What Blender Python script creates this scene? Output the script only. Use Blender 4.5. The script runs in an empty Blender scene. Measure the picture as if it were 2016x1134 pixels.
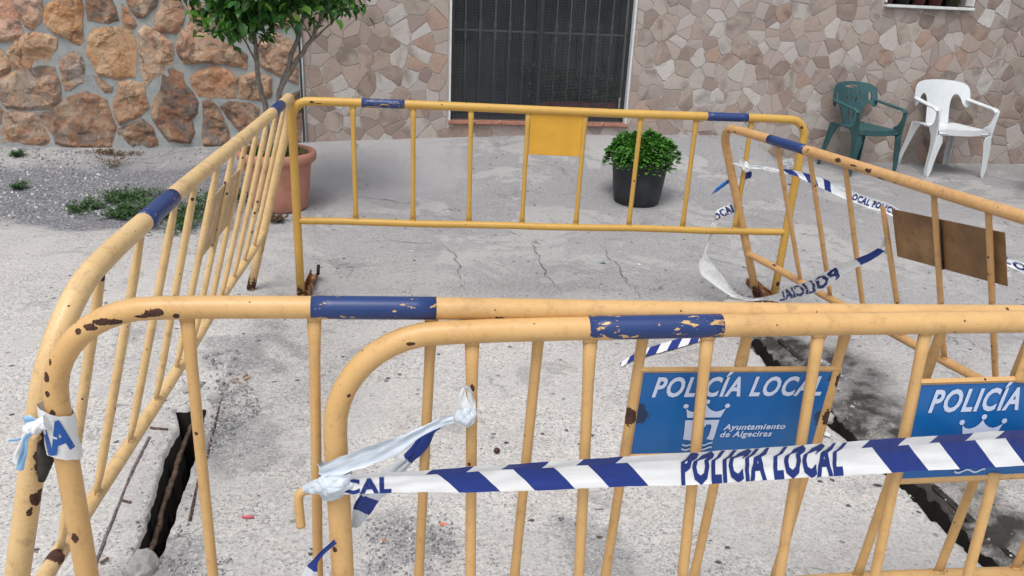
import bpy, bmesh, math, random
from mathutils import Vector, Matrix, noise
from mathutils.geometry import delaunay_2d_cdt
random.seed(7)
R = math.radians
SC = bpy.context.scene
COL = SC.collection
CAM_AXES = [(0.998939,0.016368,0.043043),(-0.04605,0.355064,0.933707),(-0.0,-0.934699,0.355441)]
CAM_Z = 1.5553
LENS = 28.026
# ---------------------------------------------------------------- camera, sky, sun, exposure
cam = bpy.data.cameras.new('camera'); cam.lens = LENS; cam.sensor_width = 36.0; cam.clip_end = 400; cam.clip_start = .02
cam_ob = bpy.data.objects.new('camera', cam); COL.objects.link(cam_ob)
cx, cy, cz = [Vector(v) for v in CAM_AXES]
cam_ob.matrix_world = Matrix(((cx.x, cy.x, cz.x, 0), (cx.y, cy.y, cz.y, 0), (cx.z, cy.z, cz.z, CAM_Z), (0, 0, 0, 1)))
SC.camera = cam_ob
SUN_EL, SUN_AZ = 64, 200          # degrees; azimuth clockwise from +Y
w = bpy.data.worlds.new('World'); SC.world = w; w.use_nodes = True
nt = w.node_tree; nt.nodes.clear()
sky = nt.nodes.new('ShaderNodeTexSky'); sky.sky_type = 'NISHITA'; sky.sun_disc = False
sky.sun_elevation = R(SUN_EL); sky.sun_rotation = R(SUN_AZ); sky.air_density = 1.0; sky.dust_density = 3.0
hsv = nt.nodes.new('ShaderNodeHueSaturation'); hsv.inputs['Saturation'].default_value = .42
bg = nt.nodes.new('ShaderNodeBackground'); bg.inputs['Strength'].default_value = .15
wo = nt.nodes.new('ShaderNodeOutputWorld')
nt.links.new(sky.outputs[0], hsv.inputs['Color']); nt.links.new(hsv.outputs[0], bg.inputs[0]); nt.links.new(bg.outputs[0], wo.inputs[0])
sd = bpy.data.lights.new('sun', 'SUN'); sd.energy = 1.2; sd.angle = R(28); sd.color = (1, .975, .94)
so = bpy.data.objects.new('sun', sd); COL.objects.link(so)
el, az = R(SUN_EL), R(SUN_AZ)
sdir = Vector((math.sin(az) * math.cos(el), math.cos(az) * math.cos(el), math.sin(el)))
so.rotation_mode = 'QUATERNION'; so.rotation_quaternion = sdir.to_track_quat('Z', 'Y'); so.location = (0, -3, 8)
SC.view_settings.view_transform = 'Standard'; SC.view_settings.look = 'None'; SC.view_settings.gamma = 1
SC.view_settings.use_curve_mapping = False; SC.view_settings.exposure = .45
# ---------------------------------------------------------------- measured layout (metres, world or wall coordinates)
POSE_K = [(-1.0733,3.7673,0.0229),(0.99445,0.10498,-0.00738),(-0.10483,0.99431,0.01906),(0.00934,-0.01818,0.99979)]
POSE_A = [(-0.2834,1.193,-0.0452),(0.99189,0.12601,0.01641),(-0.12526,0.99128,-0.04091),(-0.02143,0.03852,0.99903)]
POSE_B = [(-0.7853,1.2116,0.0751),(0.92271,0.14937,-0.02267),(-0.14831,0.92228,0.04036),(0.02881,-0.03623,0.93385)]
POSE_L = [(-1.055,1.2094,-0.0217),(-0.12464,1.03754,0.00144),(-1.00094,-0.12063,0.27494),(0.27315,0.03142,1.00818)]
POSE_R = [(1.33,4.05,0.03),(0.3032,-0.95284,0.01321),(0.88902,0.28783,0.35609),(-0.34309,-0.09622,0.93436)]
BIG_STONES = [[(-3.038,1.294),(-2.881,1.3),(-2.837,1.086),(-2.835,1.017),(-2.936,0.965),(-3.099,0.946)],[(-2.868,1.301),(-2.649,1.309),(-2.672,1.16),(-2.71,1.09),(-2.77,1.047),(-2.813,1.086),(-2.859,1.194)],[(-2.613,1.244),(-2.522,1.315),(-2.361,1.321),(-2.363,1.212),(-2.39,1.115),(-2.39,0.997),(-2.433,0.954),(-2.515,1.0),(-2.616,1.045),(-2.66,1.106),(-2.653,1.174)],[(-2.972,0.874),(-2.895,0.973),(-2.792,1.032),(-2.672,1.029),(-2.597,0.99),(-2.609,0.913),(-2.676,0.826),(-2.78,0.767),(-2.944,0.755),(-2.961,0.818)],[(-3.103,0.925),(-3.024,0.921),(-2.985,0.831),(-2.966,0.747),(-3.02,0.703),(-3.146,0.678)],[(-2.334,1.322),(-2.131,1.331),(-2.117,1.222),(-2.105,1.153),(-2.184,1.13),(-2.331,1.145),(-2.336,1.214)],[(-2.069,1.279),(-2.032,1.253),(-1.965,1.117),(-1.996,1.095),(-2.077,1.106),(-2.077,1.196)],[(-2.035,1.334),(-1.774,1.345),(-1.811,1.261),(-1.903,1.175),(-1.959,1.173),(-2.006,1.24)],[(-1.76,1.346),(-1.628,1.351),(-1.589,1.256),(-1.614,1.143),(-1.678,1.064),(-1.803,1.073),(-1.842,1.107),(-1.817,1.206),(-1.776,1.263)],[(-2.345,0.999),(-2.301,1.07),(-2.133,1.097),(-2.026,1.073),(-1.999,1.003),(-2.0,0.875),(-2.04,0.715),(-2.182,0.704),(-2.313,0.723),(-2.346,0.836),(-2.38,0.892)],[(-1.965,1.061),(-1.91,1.112),(-1.778,1.046),(-1.715,0.984),(-1.708,0.913),(-1.739,0.811),(-1.788,0.824),(-1.81,0.751),(-1.884,0.72),(-1.949,0.645),(-1.97,0.717),(-1.97,0.833),(-1.971,0.948)],[(-2.594,0.829),(-2.474,0.903),(-2.425,0.862),(-2.411,0.763),(-2.439,0.661),(-2.545,0.601),(-2.587,0.592),(-2.595,0.729)],[(-3.149,0.657),(-3.066,0.673),(-2.891,0.749),(-2.711,0.776),(-2.645,0.763),(-2.633,0.656),(-2.641,0.511),(-2.721,0.435),(-2.957,0.43),(-3.051,0.443),(-3.09,0.529),(-3.169,0.542)],[(-2.355,0.714),(-2.295,0.694),(-2.221,0.623),(-2.232,0.586),(-2.283,0.578),(-2.341,0.664)],[(-2.174,0.661),(-2.073,0.678),(-1.976,0.659),(-1.972,0.57),(-1.955,0.467),(-2.036,0.39),(-2.202,0.319),(-2.227,0.401),(-2.228,0.505),(-2.177,0.58)],[(-1.811,0.736),(-1.75,0.774),(-1.654,0.741),(-1.648,0.652),(-1.596,0.594),(-1.559,0.52),(-1.575,0.429),(-1.631,0.383),(-1.597,0.276),(-1.65,0.182),(-1.825,0.195),(-1.887,0.302),(-1.935,0.392),(-1.909,0.498),(-1.84,0.603)],[(-1.673,0.971),(-1.62,1.087),(-1.543,1.153),(-1.462,1.107),(-1.383,1.038),(-1.216,0.972),(-1.141,0.916),(-1.156,0.806),(-1.3,0.831),(-1.472,0.841),(-1.631,0.829),(-1.667,0.9)],[(-1.59,0.728),(-1.506,0.781),(-1.402,0.818),(-1.289,0.78),(-1.228,0.723),(-1.241,0.558),(-1.365,0.562),(-1.54,0.566),(-1.59,0.654)],[(-1.205,0.738),(-1.055,0.779),(-0.94,0.73),(-0.951,0.564),(-1.056,0.547),(-1.218,0.558)],[(-2.236,0.273),(-2.01,0.368),(-1.945,0.301),(-1.903,0.148),(-1.993,0.128),(-2.138,0.132),(-2.187,0.205)],[(-2.694,0.436),(-2.569,0.527),(-2.422,0.582),(-2.278,0.504),(-2.265,0.385),(-2.239,0.31),(-2.285,0.111),(-2.557,0.115),(-2.722,0.151),(-2.714,0.302)],[(-3.065,0.399),(-2.987,0.412),(-2.838,0.396),(-2.798,0.3),(-2.75,0.15),(-2.838,0.126),(-3.142,0.145),(-3.124,0.25),(-3.08,0.31)],[(-2.824,0.396),(-2.717,0.418),(-2.725,0.317),(-2.729,0.196),(-2.788,0.315)],[(-1.515,0.521),(-1.455,0.538),(-1.388,0.464),(-1.34,0.327),(-1.313,0.203),(-1.37,0.147),(-1.549,0.153),(-1.555,0.246),(-1.52,0.385)],[(-1.38,0.479),(-1.31,0.526),(-1.133,0.515),(-1.069,0.47),(-1.07,0.347),(-1.151,0.253),(-1.239,0.282),(-1.321,0.389)],[(-1.039,1.021),(-0.888,1.098),(-0.775,1.044),(-0.722,0.929),(-0.734,0.691),(-0.851,0.733),(-1.022,0.832),(-1.059,0.933)],[(-1.571,1.298),(-1.472,1.316),(-1.333,1.294),(-1.352,1.068),(-1.447,1.121),(-1.554,1.181)],[(-0.892,0.535),(-0.722,0.631),(-0.714,0.478),(-0.728,0.196),(-0.884,0.162),(-0.966,0.318)],[(-1.292,1.365),(-1.043,1.375),(-1.053,1.234),(-1.169,1.017),(-1.316,1.069)],[(-1.0,1.377),(-0.713,1.388),(-0.71,1.162),(-0.916,1.126),(-1.011,1.222)],[(-1.28,0.235),(-1.124,0.206),(-0.94,0.248),(-0.915,0.143),(-1.13,0.13),(-1.295,0.141)],[(-3.176,0.506),(-3.111,0.485),(-3.083,0.413),(-3.114,0.309),(-3.215,0.278)]]
LEFT_TRENCH = [(-1.261,2.657),(-1.186,2.507),(-1.183,2.438),(-1.17,2.347),(-1.103,2.092),(-1.061,1.935),(-1.037,1.831),(-1.028,1.768),(-1.001,1.745),(-0.961,1.762),(-0.962,1.821),(-0.966,1.86),(-0.978,1.941),(-1.01,2.099),(-1.039,2.237),(-1.073,2.414),(-1.112,2.557),(-1.151,2.691),(-1.201,2.702),(-1.216,2.661)]
RIGHT_TRENCH = [(1.174,3.578),(1.159,3.218),(1.205,3.017),(1.259,2.762),(1.293,2.645),(1.351,2.443),(1.401,2.334),(1.402,2.199),(1.413,2.076),(1.447,1.995),(1.491,1.894),(1.547,1.816),(1.627,1.851),(1.582,1.922),(1.541,1.974),(1.499,2.082),(1.492,2.219),(1.464,2.377),(1.418,2.514),(1.366,2.659),(1.343,2.921),(1.264,3.229),(1.241,3.526),(1.238,3.628)]
RIGHT_STAIN = [(1.255,3.575),(1.557,3.457),(1.537,3.096),(1.529,2.721),(1.611,2.386),(1.66,2.052),(1.707,1.93),(1.573,1.858),(1.503,2.083),(1.366,2.659),(1.264,3.229)]
RAILS = [[(1.319,3.572,-0.012),(1.376,3.264,-0.012),(1.454,2.931,-0.012),(1.524,2.707,-0.012)],[(1.308,3.642,-0.05),(1.371,3.298,-0.05),(1.44,2.824,-0.05),(1.538,2.469,-0.05),(1.588,2.173,-0.05),(1.635,1.962,-0.05)],[(1.428,2.91,-0.03),(1.452,2.715,-0.03),(1.514,2.391,-0.03),(1.563,2.12,-0.03),(1.617,1.916,-0.03)]]
REBARS = [[(-1.188,2.728,-0.07),(-1.195,2.642,-0.07),(-1.153,2.409,-0.07),(-1.106,2.201,-0.07),(-1.053,1.985,-0.07),(-1.038,1.905,-0.07)],[(-1.143,2.857,-0.001),(-1.098,2.674,-0.001),(-1.019,2.338,-0.001),(-0.99,2.179,-0.001),(-0.94,1.986,-0.001)],[(-1.26,2.433,-0.001),(-1.227,2.236,-0.001),(-1.178,2.021,-0.001),(-1.133,1.825,-0.001),(-1.117,1.763,-0.001)],[(-1.182,2.065,0.004),(-1.152,2.057,0.004)],[(-1.282,2.492,0.004),(-1.218,2.487,0.004)],[(-1.108,1.78,0.006),(-1.095,1.802,0.006)]]
CRACKS = [[(0.092,5.014),(0.16,4.656),(0.174,4.424),(0.232,4.176),(0.28,3.988)],[(0.556,4.974),(0.636,4.355),(0.706,4.004)],[(1.053,4.786),(1.24,4.763),(1.348,4.68),(1.478,4.468),(1.667,4.494)],[(0.991,4.447),(1.108,4.358),(1.259,4.311)],[(3.922,7.526),(3.934,7.162),(4.069,6.853),(4.051,6.779)],[(-0.079,5.16),(-0.01,5.089),(0.042,5.029)],[(-0.928,4.749),(-0.812,4.82),(-0.615,4.796),(-0.427,4.846)],[(1.036,5.73),(1.192,5.554),(1.303,5.381)],[(-1.31,5.603),(-1.109,5.712),(-0.796,5.623),(-0.585,5.732)],[(-3.189,6.208),(-2.966,6.347),(-2.687,6.702)],[(-3.115,6.224),(-2.743,6.21)],[(-1.642,7.755),(-1.416,6.874),(-1.259,6.512)],[(2.057,7.622),(2.272,7.337)],[(2.01,3.341),(2.0,3.141),(1.994,3.004)],[(-1.302,2.884),(-1.225,2.7)],[(-0.5,4.922),(-0.337,4.536),(-0.289,4.108)]]
PEBBLE_AREAS = [([(-1.154,2.789),(-1.014,2.824),(-0.929,2.649),(-0.977,2.428),(-1.02,2.327)],420,0.006),([(-0.413,2.013),(-0.171,2.082),(-0.096,1.918),(-0.187,1.796),(-0.37,1.783)],420,0.0055),([(-0.936,1.816),(-0.754,1.829),(-0.757,1.758),(-0.907,1.748)],120,0.005),([(-4.273,6.455),(-3.356,6.556),(-2.598,5.049),(-3.264,4.819)],700,0.012),([(-1.32,3.096),(-1.189,3.161),(-1.08,2.839),(-1.149,2.748)],60,0.012),([(1.259,4.311),(1.351,4.01),(1.237,3.597),(1.125,3.983)],90,0.012),([(1.391,3.384),(1.492,3.091),(1.474,3.286)],50,0.01),([(-3.278,6.573),(-2.715,7.018),(-2.441,6.271),(-2.83,5.695)],80,0.01)]
ITEMS = {'pink': (-0.773,2.012,0.0),'nut': (-0.027,2.436,0.0),'nut2': (-0.091,2.08,0.0),'redbit': (-0.178,2.021,0.0),'redbit2': (-0.346,1.935,0.0),'blue': (0.544,4.576,0.0),'white1': (-0.631,4.63,0.0),'white2': (0.763,4.579,0.0),'white3': (-1.077,4.403,0.0),'cap': (1.217,2.653,0.0),'blackbit': (1.287,2.34,0.0),'rock': (-0.997,1.787,0.0),'rock2': (-1.212,2.784,0.0),'rock3': (-1.115,2.793,0.0),'rock4': (-1.19,2.917,0.0),'twig': (0.311,2.131,0.0),'leaf1': (0.299,1.992,0.0),'chip': (-1.135,3.002,0.0),'tuft1': (-3.531,5.488,0.0),'tuft2': (-3.964,6.23,0.0),'tuft3': (-3.244,6.197,0.0),'dry': (-3.276,6.434,-0.0),'stub': (2.561,7.354,0.0),'straw': (-1.586,5.096,0.0),'wp': (-2.861,5.846,0.0),'pinkthing': (0.632,2.369,0.0),'bag': (2.565,7.848,0.0),'slab': (-1.261,2.657,0.0),'dot': (0.994,2.398,0.0)}
WEED = [(-2.952,5.051),(-2.902,5.389),(-2.797,5.625),(-2.499,5.533),(-2.235,5.509),(-2.041,5.69),(-1.916,5.426),(-2.028,5.145),(-2.077,4.678),(-2.157,4.719),(-2.515,4.943),(-2.725,4.967)]
TAPE_MAIN = [(-0.312,1.1808,0.7232,0.001,0.0016,0.0348),(-0.2842,1.1842,0.7217,0.0009,0.0018,0.04),(-0.2593,1.1873,0.7215,-0.0001,0.0017,0.0412),(-0.2066,1.1941,0.7228,-0.0006,0.0018,0.0455),(-0.149,1.2014,0.7231,-0.0012,0.0017,0.0457),(-0.0525,1.2136,0.7247,-0.0016,0.0021,0.0554),(0.0777,1.2302,0.7275,-0.0044,0.002,0.0612),(0.2443,1.2515,0.733,-0.0063,0.0019,0.0661),(0.3474,1.2646,0.7348,-0.0085,0.0019,0.072),(0.5044,1.2847,0.7416,-0.011,0.0016,0.0716),(0.665,1.3053,0.7485,-0.0144,0.0013,0.0756),(0.8292,1.3263,0.7556,-0.0176,0.001,0.0774),(1.0038,1.3486,0.7621,-0.0221,0.0006,0.0827),(1.1458,1.3668,0.7686,-0.0263,0.0003,0.0879),(1.3076,1.3876,0.777,-0.0306,-0.0001,0.0909)]
TAPE_UP = [(-0.3202,1.1866,0.7426,-0.003,0.0006,0.0226),(-0.2947,1.1902,0.7516,-0.0038,0.0008,0.032),(-0.2721,1.1934,0.7595,-0.0055,0.0007,0.0331),(-0.2236,1.2002,0.7778,-0.0027,0.0013,0.0404),(-0.1821,1.2062,0.7946,-0.0047,0.0006,0.0299),(-0.1548,1.2104,0.8136,-0.0032,0.0004,0.019),(-0.1299,1.2141,0.827,-0.0033,0.0002,0.0161),(-0.1089,1.2171,0.8363,-0.0019,0.0005,0.0177),(-0.0917,1.2195,0.8409,-0.0019,0.0004,0.0149)]
TAPE_BACK = [(-0.0989,1.2817,0.8043,0.003,0.001,0.0141),(-0.121,1.2784,0.7931,-0.0084,-0.0005,0.0132),(-0.1422,1.2753,0.7823,-0.0248,-0.0027,0.0099),(-0.1543,1.2725,0.7534,-0.0265,-0.003,0.0082),(-0.1807,1.2679,0.7217,-0.0265,-0.0032,0.0046),(-0.2039,1.264,0.6974,-0.0398,-0.005,0.0012),(-0.2274,1.2598,0.667,-0.0466,-0.0058,0.0015),(-0.2527,1.2553,0.6375,-0.0434,-0.0055,-0.0005),(-0.2648,1.2526,0.6091,-0.0335,-0.0042,0.0013),(-0.2763,1.25,0.5794,-0.0152,-0.0021,-0.0034)]
TAPE_LOW = [(-0.2996,1.1871,0.5954,-0.0046,-0.0002,0.0099),(-0.3136,1.1848,0.5824,-0.0029,0.0,0.0099),(-0.3261,1.1827,0.5692,-0.0045,-0.0002,0.01),(-0.3363,1.1808,0.5539,-0.0077,-0.0006,0.0102),(-0.3428,1.1793,0.5373,-0.0183,-0.0018,0.0128),(-0.3517,1.1769,0.5057,-0.0285,-0.0027,0.0216),(-0.3629,1.1738,0.4656,-0.0351,-0.0035,0.0224)]
KNOT_A = [(-0.088,1.229,0.838),(-0.07,1.231,0.843),(-0.057,1.233,0.839)]
LOOP_A = [(-0.069,1.227,0.853),(-0.076,1.227,0.87),(-0.08,1.227,0.891),(-0.074,1.228,0.905),(-0.066,1.229,0.891),(-0.062,1.229,0.874),(-0.064,1.228,0.858)]
WRAP_A = [(-0.304,1.222,0.72),(-0.304,1.221,0.69)]
CONE_A = [(-0.271,1.198,0.723),(-0.297,1.186,0.72),(-0.324,1.189,0.711),(-0.354,1.204,0.693)]
HOOK_A = [(-0.02,0.737),(-0.057,0.733),(-0.069,0.724),(-0.071,0.701),(-0.07,0.658)]
RING_B = [(-0.765,1.181,0.845),(-0.769,1.183,0.799),(-0.766,1.185,0.761)]
KNOT_B = [(-0.764,1.153,0.839),(-0.777,1.151,0.835),(-0.788,1.15,0.83),(-0.799,1.148,0.823)]
TAIL_B1 = [(-0.7878,1.1451,0.8289,0.0066,0.0007,0.0092),(-0.7921,1.1447,0.8219,-0.0096,-0.0019,0.0084),(-0.8003,1.1437,0.8144,-0.0114,-0.0021,0.0053),(-0.8068,1.1433,0.7986,-0.0144,-0.0024,0.0023),(-0.8136,1.143,0.782,-0.0191,-0.0033,0.0042),(-0.8208,1.1426,0.7636,-0.0195,-0.0032,0.0027)]
TAIL_B2 = [(-0.7879,1.1385,0.8259,-0.0052,-0.0011,0.005),(-0.7972,1.1375,0.8152,-0.0082,-0.0014,0.002),(-0.8025,1.1376,0.7947,-0.0101,-0.0017,0.0021),(-0.8103,1.1372,0.774,-0.012,-0.002,0.0023),(-0.8168,1.137,0.7539,-0.0126,-0.0021,0.0023)]
TAIL_B3 = [(-0.7684,1.1524,0.841,0.0011,-0.0001,0.0063),(-0.7823,1.1501,0.8428,0.0022,0.0001,0.0054),(-0.7953,1.148,0.8421,0.0064,0.0001,0.0218),(-0.7998,1.1473,0.8411,0.0006,-0.0006,0.0165)]
TAIL_B4 = [(-0.8016,1.1481,0.8178,0.0021,0.0001,0.0047),(-0.8127,1.1467,0.8076,0.0007,-0.0001,0.004),(-0.8218,1.1454,0.8053,0.0005,-0.0,0.0029),(-0.831,1.1439,0.8053,0.0002,-0.0,0.0013)]
TAPE_RIGHT = [(1.1399,3.97,0.754,-0.0019,0.0,0.0128),(1.1911,3.97,0.7538,-0.001,0.0,0.0154),(1.2398,3.96,0.7522,0.0003,0.0,0.0178),(1.3063,3.95,0.7446,0.0003,0.0,0.0228),(1.3666,3.9,0.7473,0.0023,0.0,0.0247),(1.4103,3.85,0.7395,0.0065,0.0,0.0358),(1.4616,3.8,0.7282,0.0112,0.0,0.0413),(1.4832,3.7,0.7283,0.0119,0.0,0.0448),(1.5273,3.6,0.7187,0.0112,0.0,0.0439),(1.5824,3.5,0.7113,0.0111,0.0,0.0451),(1.6399,3.4,0.7059,0.0093,0.0,0.0399),(1.7749,3.3,0.6324,0.0075,0.0,0.0354),(2.0189,3.15,0.5849,0.0097,0.0,0.035),(2.081,3.1,0.5655,0.0092,-0.0,0.0347),(2.2457,3.0,0.5187,0.009,0.0,0.038)]
TAPE_RIGHT2 = [(1.9869,3.12,0.4826,0.0065,-0.0,0.0237),(2.0512,3.14,0.521,0.0024,0.0,0.0317),(2.078,3.12,0.5583,-0.0005,0.0,0.0299)]
TAPE_DOWN = [(1.1445,3.97,0.7516,0.0203,0.0,0.0009),(1.1633,3.99,0.7177,0.0391,0.0,0.0091),(1.1627,4.0,0.6803,0.0418,0.0,0.0097),(1.147,4.0,0.6398,0.0382,0.0,0.0128),(1.1398,4.0,0.5994,0.0248,-0.0,0.0058),(1.148,4.0,0.573,0.0181,0.0,0.0009)]
TAPE_KNOT_ENDS = [(1.1416,3.96,0.7536,-0.0038,0.0,0.0255),(1.1145,3.95,0.776,0.0131,-0.0,0.0316),(1.0998,3.94,0.8013,0.01,0.0,0.0005)]
TAPE_KNOT_ENDS2 = [(1.142,3.96,0.7511,-0.0034,0.0,0.023),(1.1071,3.95,0.7688,-0.0033,-0.0,0.0229),(1.064,3.94,0.774,-0.0011,0.0,0.0076)]
TAPE_SLACK = [(1.1531,4.03,0.5291,0.0106,0.0,0.0515),(1.104,4.02,0.5159,-0.0311,0.0,0.0432),(1.0461,4.0,0.4868,-0.0305,0.0,0.0364),(1.0334,4.0,0.4497,0.0226,0.0,0.0054),(1.0243,4.0,0.3847,0.0156,0.0,0.0022),(1.0054,4.0,0.2904,0.0133,-0.0,0.0006),(1.0025,4.0,0.243,0.0398,0.0,0.042),(1.0322,4.0,0.1872,0.0544,0.0,0.0578),(1.0939,4.0,0.1325,0.0344,0.0,0.0547),(1.171,4.0,0.0683,0.013,0.0,0.0335),(1.2348,4.0,0.0371,0.0003,0.0,0.0174),(1.3333,4.02,0.0272,-0.0027,0.0,0.0176),(1.3628,3.95,0.0632,-0.0041,-0.0,0.0259),(1.3619,3.8,0.127,-0.0081,0.0,0.0497),(1.3437,3.6,0.2268,-0.0323,0.0,0.0625),(1.3346,3.4,0.3246,-0.032,0.0,0.061),(1.3294,3.25,0.4091,-0.0319,0.0,0.0601),(1.3324,3.15,0.4769,-0.0289,-0.0,0.0537),(1.3447,3.08,0.5361,-0.0218,0.0,0.0401),(1.3643,3.0,0.5938,-0.0171,0.0,0.031),(1.3926,2.97,0.6265,-0.0149,0.0,0.0267),(1.4217,2.95,0.6692,-0.0174,0.0,0.0223),(1.438,2.95,0.7009,-0.0211,0.0,0.0147)]
SCRAP = [(1.1091,4.02,0.6757,0.0048,0.0,0.0226),(1.0746,4.0,0.6655,0.0136,0.0,0.0326),(1.0367,3.98,0.6448,0.0165,-0.0,0.0395),(0.9966,3.97,0.619,0.0221,0.0,0.0334)]
SCRAP2 = [(1.0989,4.0,0.6729,-0.0015,0.0,0.0105),(1.0526,3.99,0.6775,-0.0022,-0.0,0.0156),(1.101,4.01,0.6441,0.0077,0.0,0.0004)]
TAPE_GROUND = [(1.4009,3.9972,0.008,0.0079,0.0771,0.008),(1.1774,3.7623,0.008,0.0045,0.0748,0.008),(0.9824,3.5813,0.008,0.0014,0.0738,0.008),(0.8362,3.4641,0.008,0.003,0.0778,0.008),(0.7005,3.37,0.008,-0.0034,0.0658,0.008),(0.6084,3.3001,0.008,-0.0045,0.0482,0.008),(0.5425,3.2351,0.008,-0.0064,0.0252,0.008),(0.4941,3.1688,0.008,-0.0107,0.0135,0.008)]
R_CLAMP = [(1.156,4.03,0.529),(1.155,4.03,0.488),(1.164,4.03,0.456)]
R_CLAMP4 = [(1.428,2.96,0.708),(1.446,2.96,0.667),(1.454,2.96,0.643)]
TRUNKS = [[(-1.723,5.35,0.386),(-1.715,5.35,0.558),(-1.717,5.35,0.726),(-1.742,5.35,0.857),(-1.751,5.35,0.954),(-1.752,5.35,1.082),(-1.753,5.35,1.207),(-1.763,5.35,1.33),(-1.777,5.35,1.57)],[(-1.652,5.35,0.424),(-1.637,5.35,0.596),(-1.617,5.35,0.764),(-1.59,5.35,0.88),(-1.543,5.35,0.995),(-1.492,5.35,1.125),(-1.45,5.35,1.236),(-1.414,5.35,1.376),(-1.387,5.35,1.587)],[(-1.598,5.35,0.857),(-1.531,5.35,0.964),(-1.446,5.35,1.079),(-1.386,5.35,1.161),(-1.347,5.35,1.225),(-1.309,5.35,1.35),(-1.261,5.35,1.563)],[(-1.386,5.35,1.155),(-1.325,5.35,1.201),(-1.24,5.35,1.276),(-1.156,5.35,1.357)],[(-1.751,5.35,0.954),(-1.778,5.35,1.049),(-1.834,5.35,1.173),(-1.889,5.35,1.294)],[(-1.752,5.35,1.082),(-1.667,5.35,1.211),(-1.594,5.35,1.338)],[(-1.386,5.35,1.161),(-1.405,5.35,1.223),(-1.436,5.35,1.268)]]
TAPE_FIRST = .235; TAPE_SECOND = 1.02; TEXT_X = (.645, .96, .03, .115); NSIDE = 1; SLACK_T = (.9, 1.25); SLACK_SIDE = 1
# ---------------------------------------------------------------- helpers
def tag(o, label=None, cat=None, group=None, kind=None):
    if label: o['label'] = label
    if cat: o['category'] = cat
    if group: o['group'] = group
    if kind: o['kind'] = kind
    return o
def thing(name, label, cat, mat=None, group=None):
    o = bpy.data.objects.new(name, None); COL.objects.link(o); o.empty_display_size = .1
    if mat is not None: o.matrix_world = mat
    return tag(o, label, cat, group)
def link(name, me, m=None, parent=None, smooth=True):
    if m is not None: 
        me.materials.clear(); me.materials.append(m)
    if smooth:
        for p in me.polygons: p.use_smooth = True
    o = bpy.data.objects.new(name, me); COL.objects.link(o)
    if parent is not None: o.parent = parent
    return o
def pyobj(name, vs, fs, m, parent=None, smooth=True, kind=None):
    me = bpy.data.meshes.new(name); me.from_pydata([tuple(v) for v in vs], [], fs); me.update()
    o = link(name, me, m, parent, smooth)
    if kind: o['kind'] = kind
    return o
def bmobj(name, bm, m, parent=None, smooth=False, kind=None):
    me = bpy.data.meshes.new(name); bmesh.ops.recalc_face_normals(bm, faces=bm.faces); bm.to_mesh(me); bm.free()
    o = link(name, me, m, parent, smooth)
    if kind: o['kind'] = kind
    return o
def box_bm(bm, c, s, rot=None, bev=0.0):
    r = bmesh.ops.create_cube(bm, size=1); vs = r['verts']
    for v in vs:
        v.co = Vector((v.co.x * s[0], v.co.y * s[1], v.co.z * s[2]))
    if bev > 0:
        es = list({e for v in vs for e in v.link_edges})
        rr = bmesh.ops.bevel(bm, geom=es, offset=bev, segments=2, affect='EDGES'); vs = list({v for f in rr['faces'] for v in f.verts} | set(v for v in vs if v.is_valid))
    for v in vs:
        if rot is not None: v.co = rot @ v.co
        v.co += Vector(c)
    return vs
def catmull(P, n):
    P = [Vector(p) for p in P]; out = []
    for i in range(len(P) - 1):
        p0 = P[max(i - 1, 0)]; p1 = P[i]; p2 = P[i + 1]; p3 = P[min(i + 2, len(P) - 1)]
        for k in range(n):
            t = k / n
            out.append(.5 * ((2 * p1) + (p2 - p0) * t + (2 * p0 - 5 * p1 + 4 * p2 - p3) * t * t + (-p0 + 3 * p1 - 3 * p2 + p3) * t ** 3))
    out.append(P[-1]); return out
def sweep(pts, rad, n=12, up=None, caps=True, flat=None):
    """tube along pts; rad number or list; flat: list of (a,b) scale pairs for width along up and side"""
    pts = [Vector(p) for p in pts]; N = len(pts); vs = []; fs = []
    T = [(pts[min(i + 1, N - 1)] - pts[max(i - 1, 0)]).normalized() for i in range(N)]
    u = Vector(up) if up is not None else (Vector((0, 0, 1)) if abs(T[0].z) < .8 else Vector((0, 1, 0)))
    u = (u - T[0] * u.dot(T[0])).normalized()
    for i in range(N):
        u = (u - T[i] * u.dot(T[i])).normalized(); s = T[i].cross(u)
        r = rad[i] if isinstance(rad, (list, tuple)) else rad
        fa, fb = flat[i] if flat else (1, 1)
        for k in range(n):
            a = 2 * math.pi * k / n
            vs.append(pts[i] + u * math.cos(a) * r * fa + s * math.sin(a) * r * fb)
    for i in range(N - 1):
        for k in range(n):
            a = i * n + k; b = i * n + (k + 1) % n
            fs.append((a, b, b + n, a + n))
    if caps: fs.append(tuple(range(n - 1, -1, -1))); fs.append(tuple((N - 1) * n + k for k in range(n)))
    return vs, fs
def join_vf(parts):
    vs = []; fs = []
    for v, f in parts:
        o = len(vs); vs += list(v); fs += [tuple(i + o for i in q) for q in f]
    return vs, fs
def sstep(a, b, x):
    t = min(1, max(0, (x - a) / (b - a))); return t * t * (3 - 2 * t)
def fbm(p, o=4): return noise.fractal(Vector(p), 1.0, 2.0, o)
def inpoly(x, y, P):
    c = False; j = len(P) - 1
    for i in range(len(P)):
        xi, yi = P[i]; xj, yj = P[j]
        if (yi > y) != (yj > y) and x < (xj - xi) * (y - yi) / (yj - yi) + xi: c = not c
        j = i
    return c
def polydist(x, y, P):
    best = 9
    for i in range(len(P)):
        x1, y1 = P[i]; x2, y2 = P[(i + 1) % len(P)]; dx, dy = x2 - x1, y2 - y1
        t = max(0, min(1, ((x - x1) * dx + (y - y1) * dy) / (dx * dx + dy * dy + 1e-12)))
        d = math.hypot(x - x1 - t * dx, y - y1 - t * dy); best = min(best, d)
    return best
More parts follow.
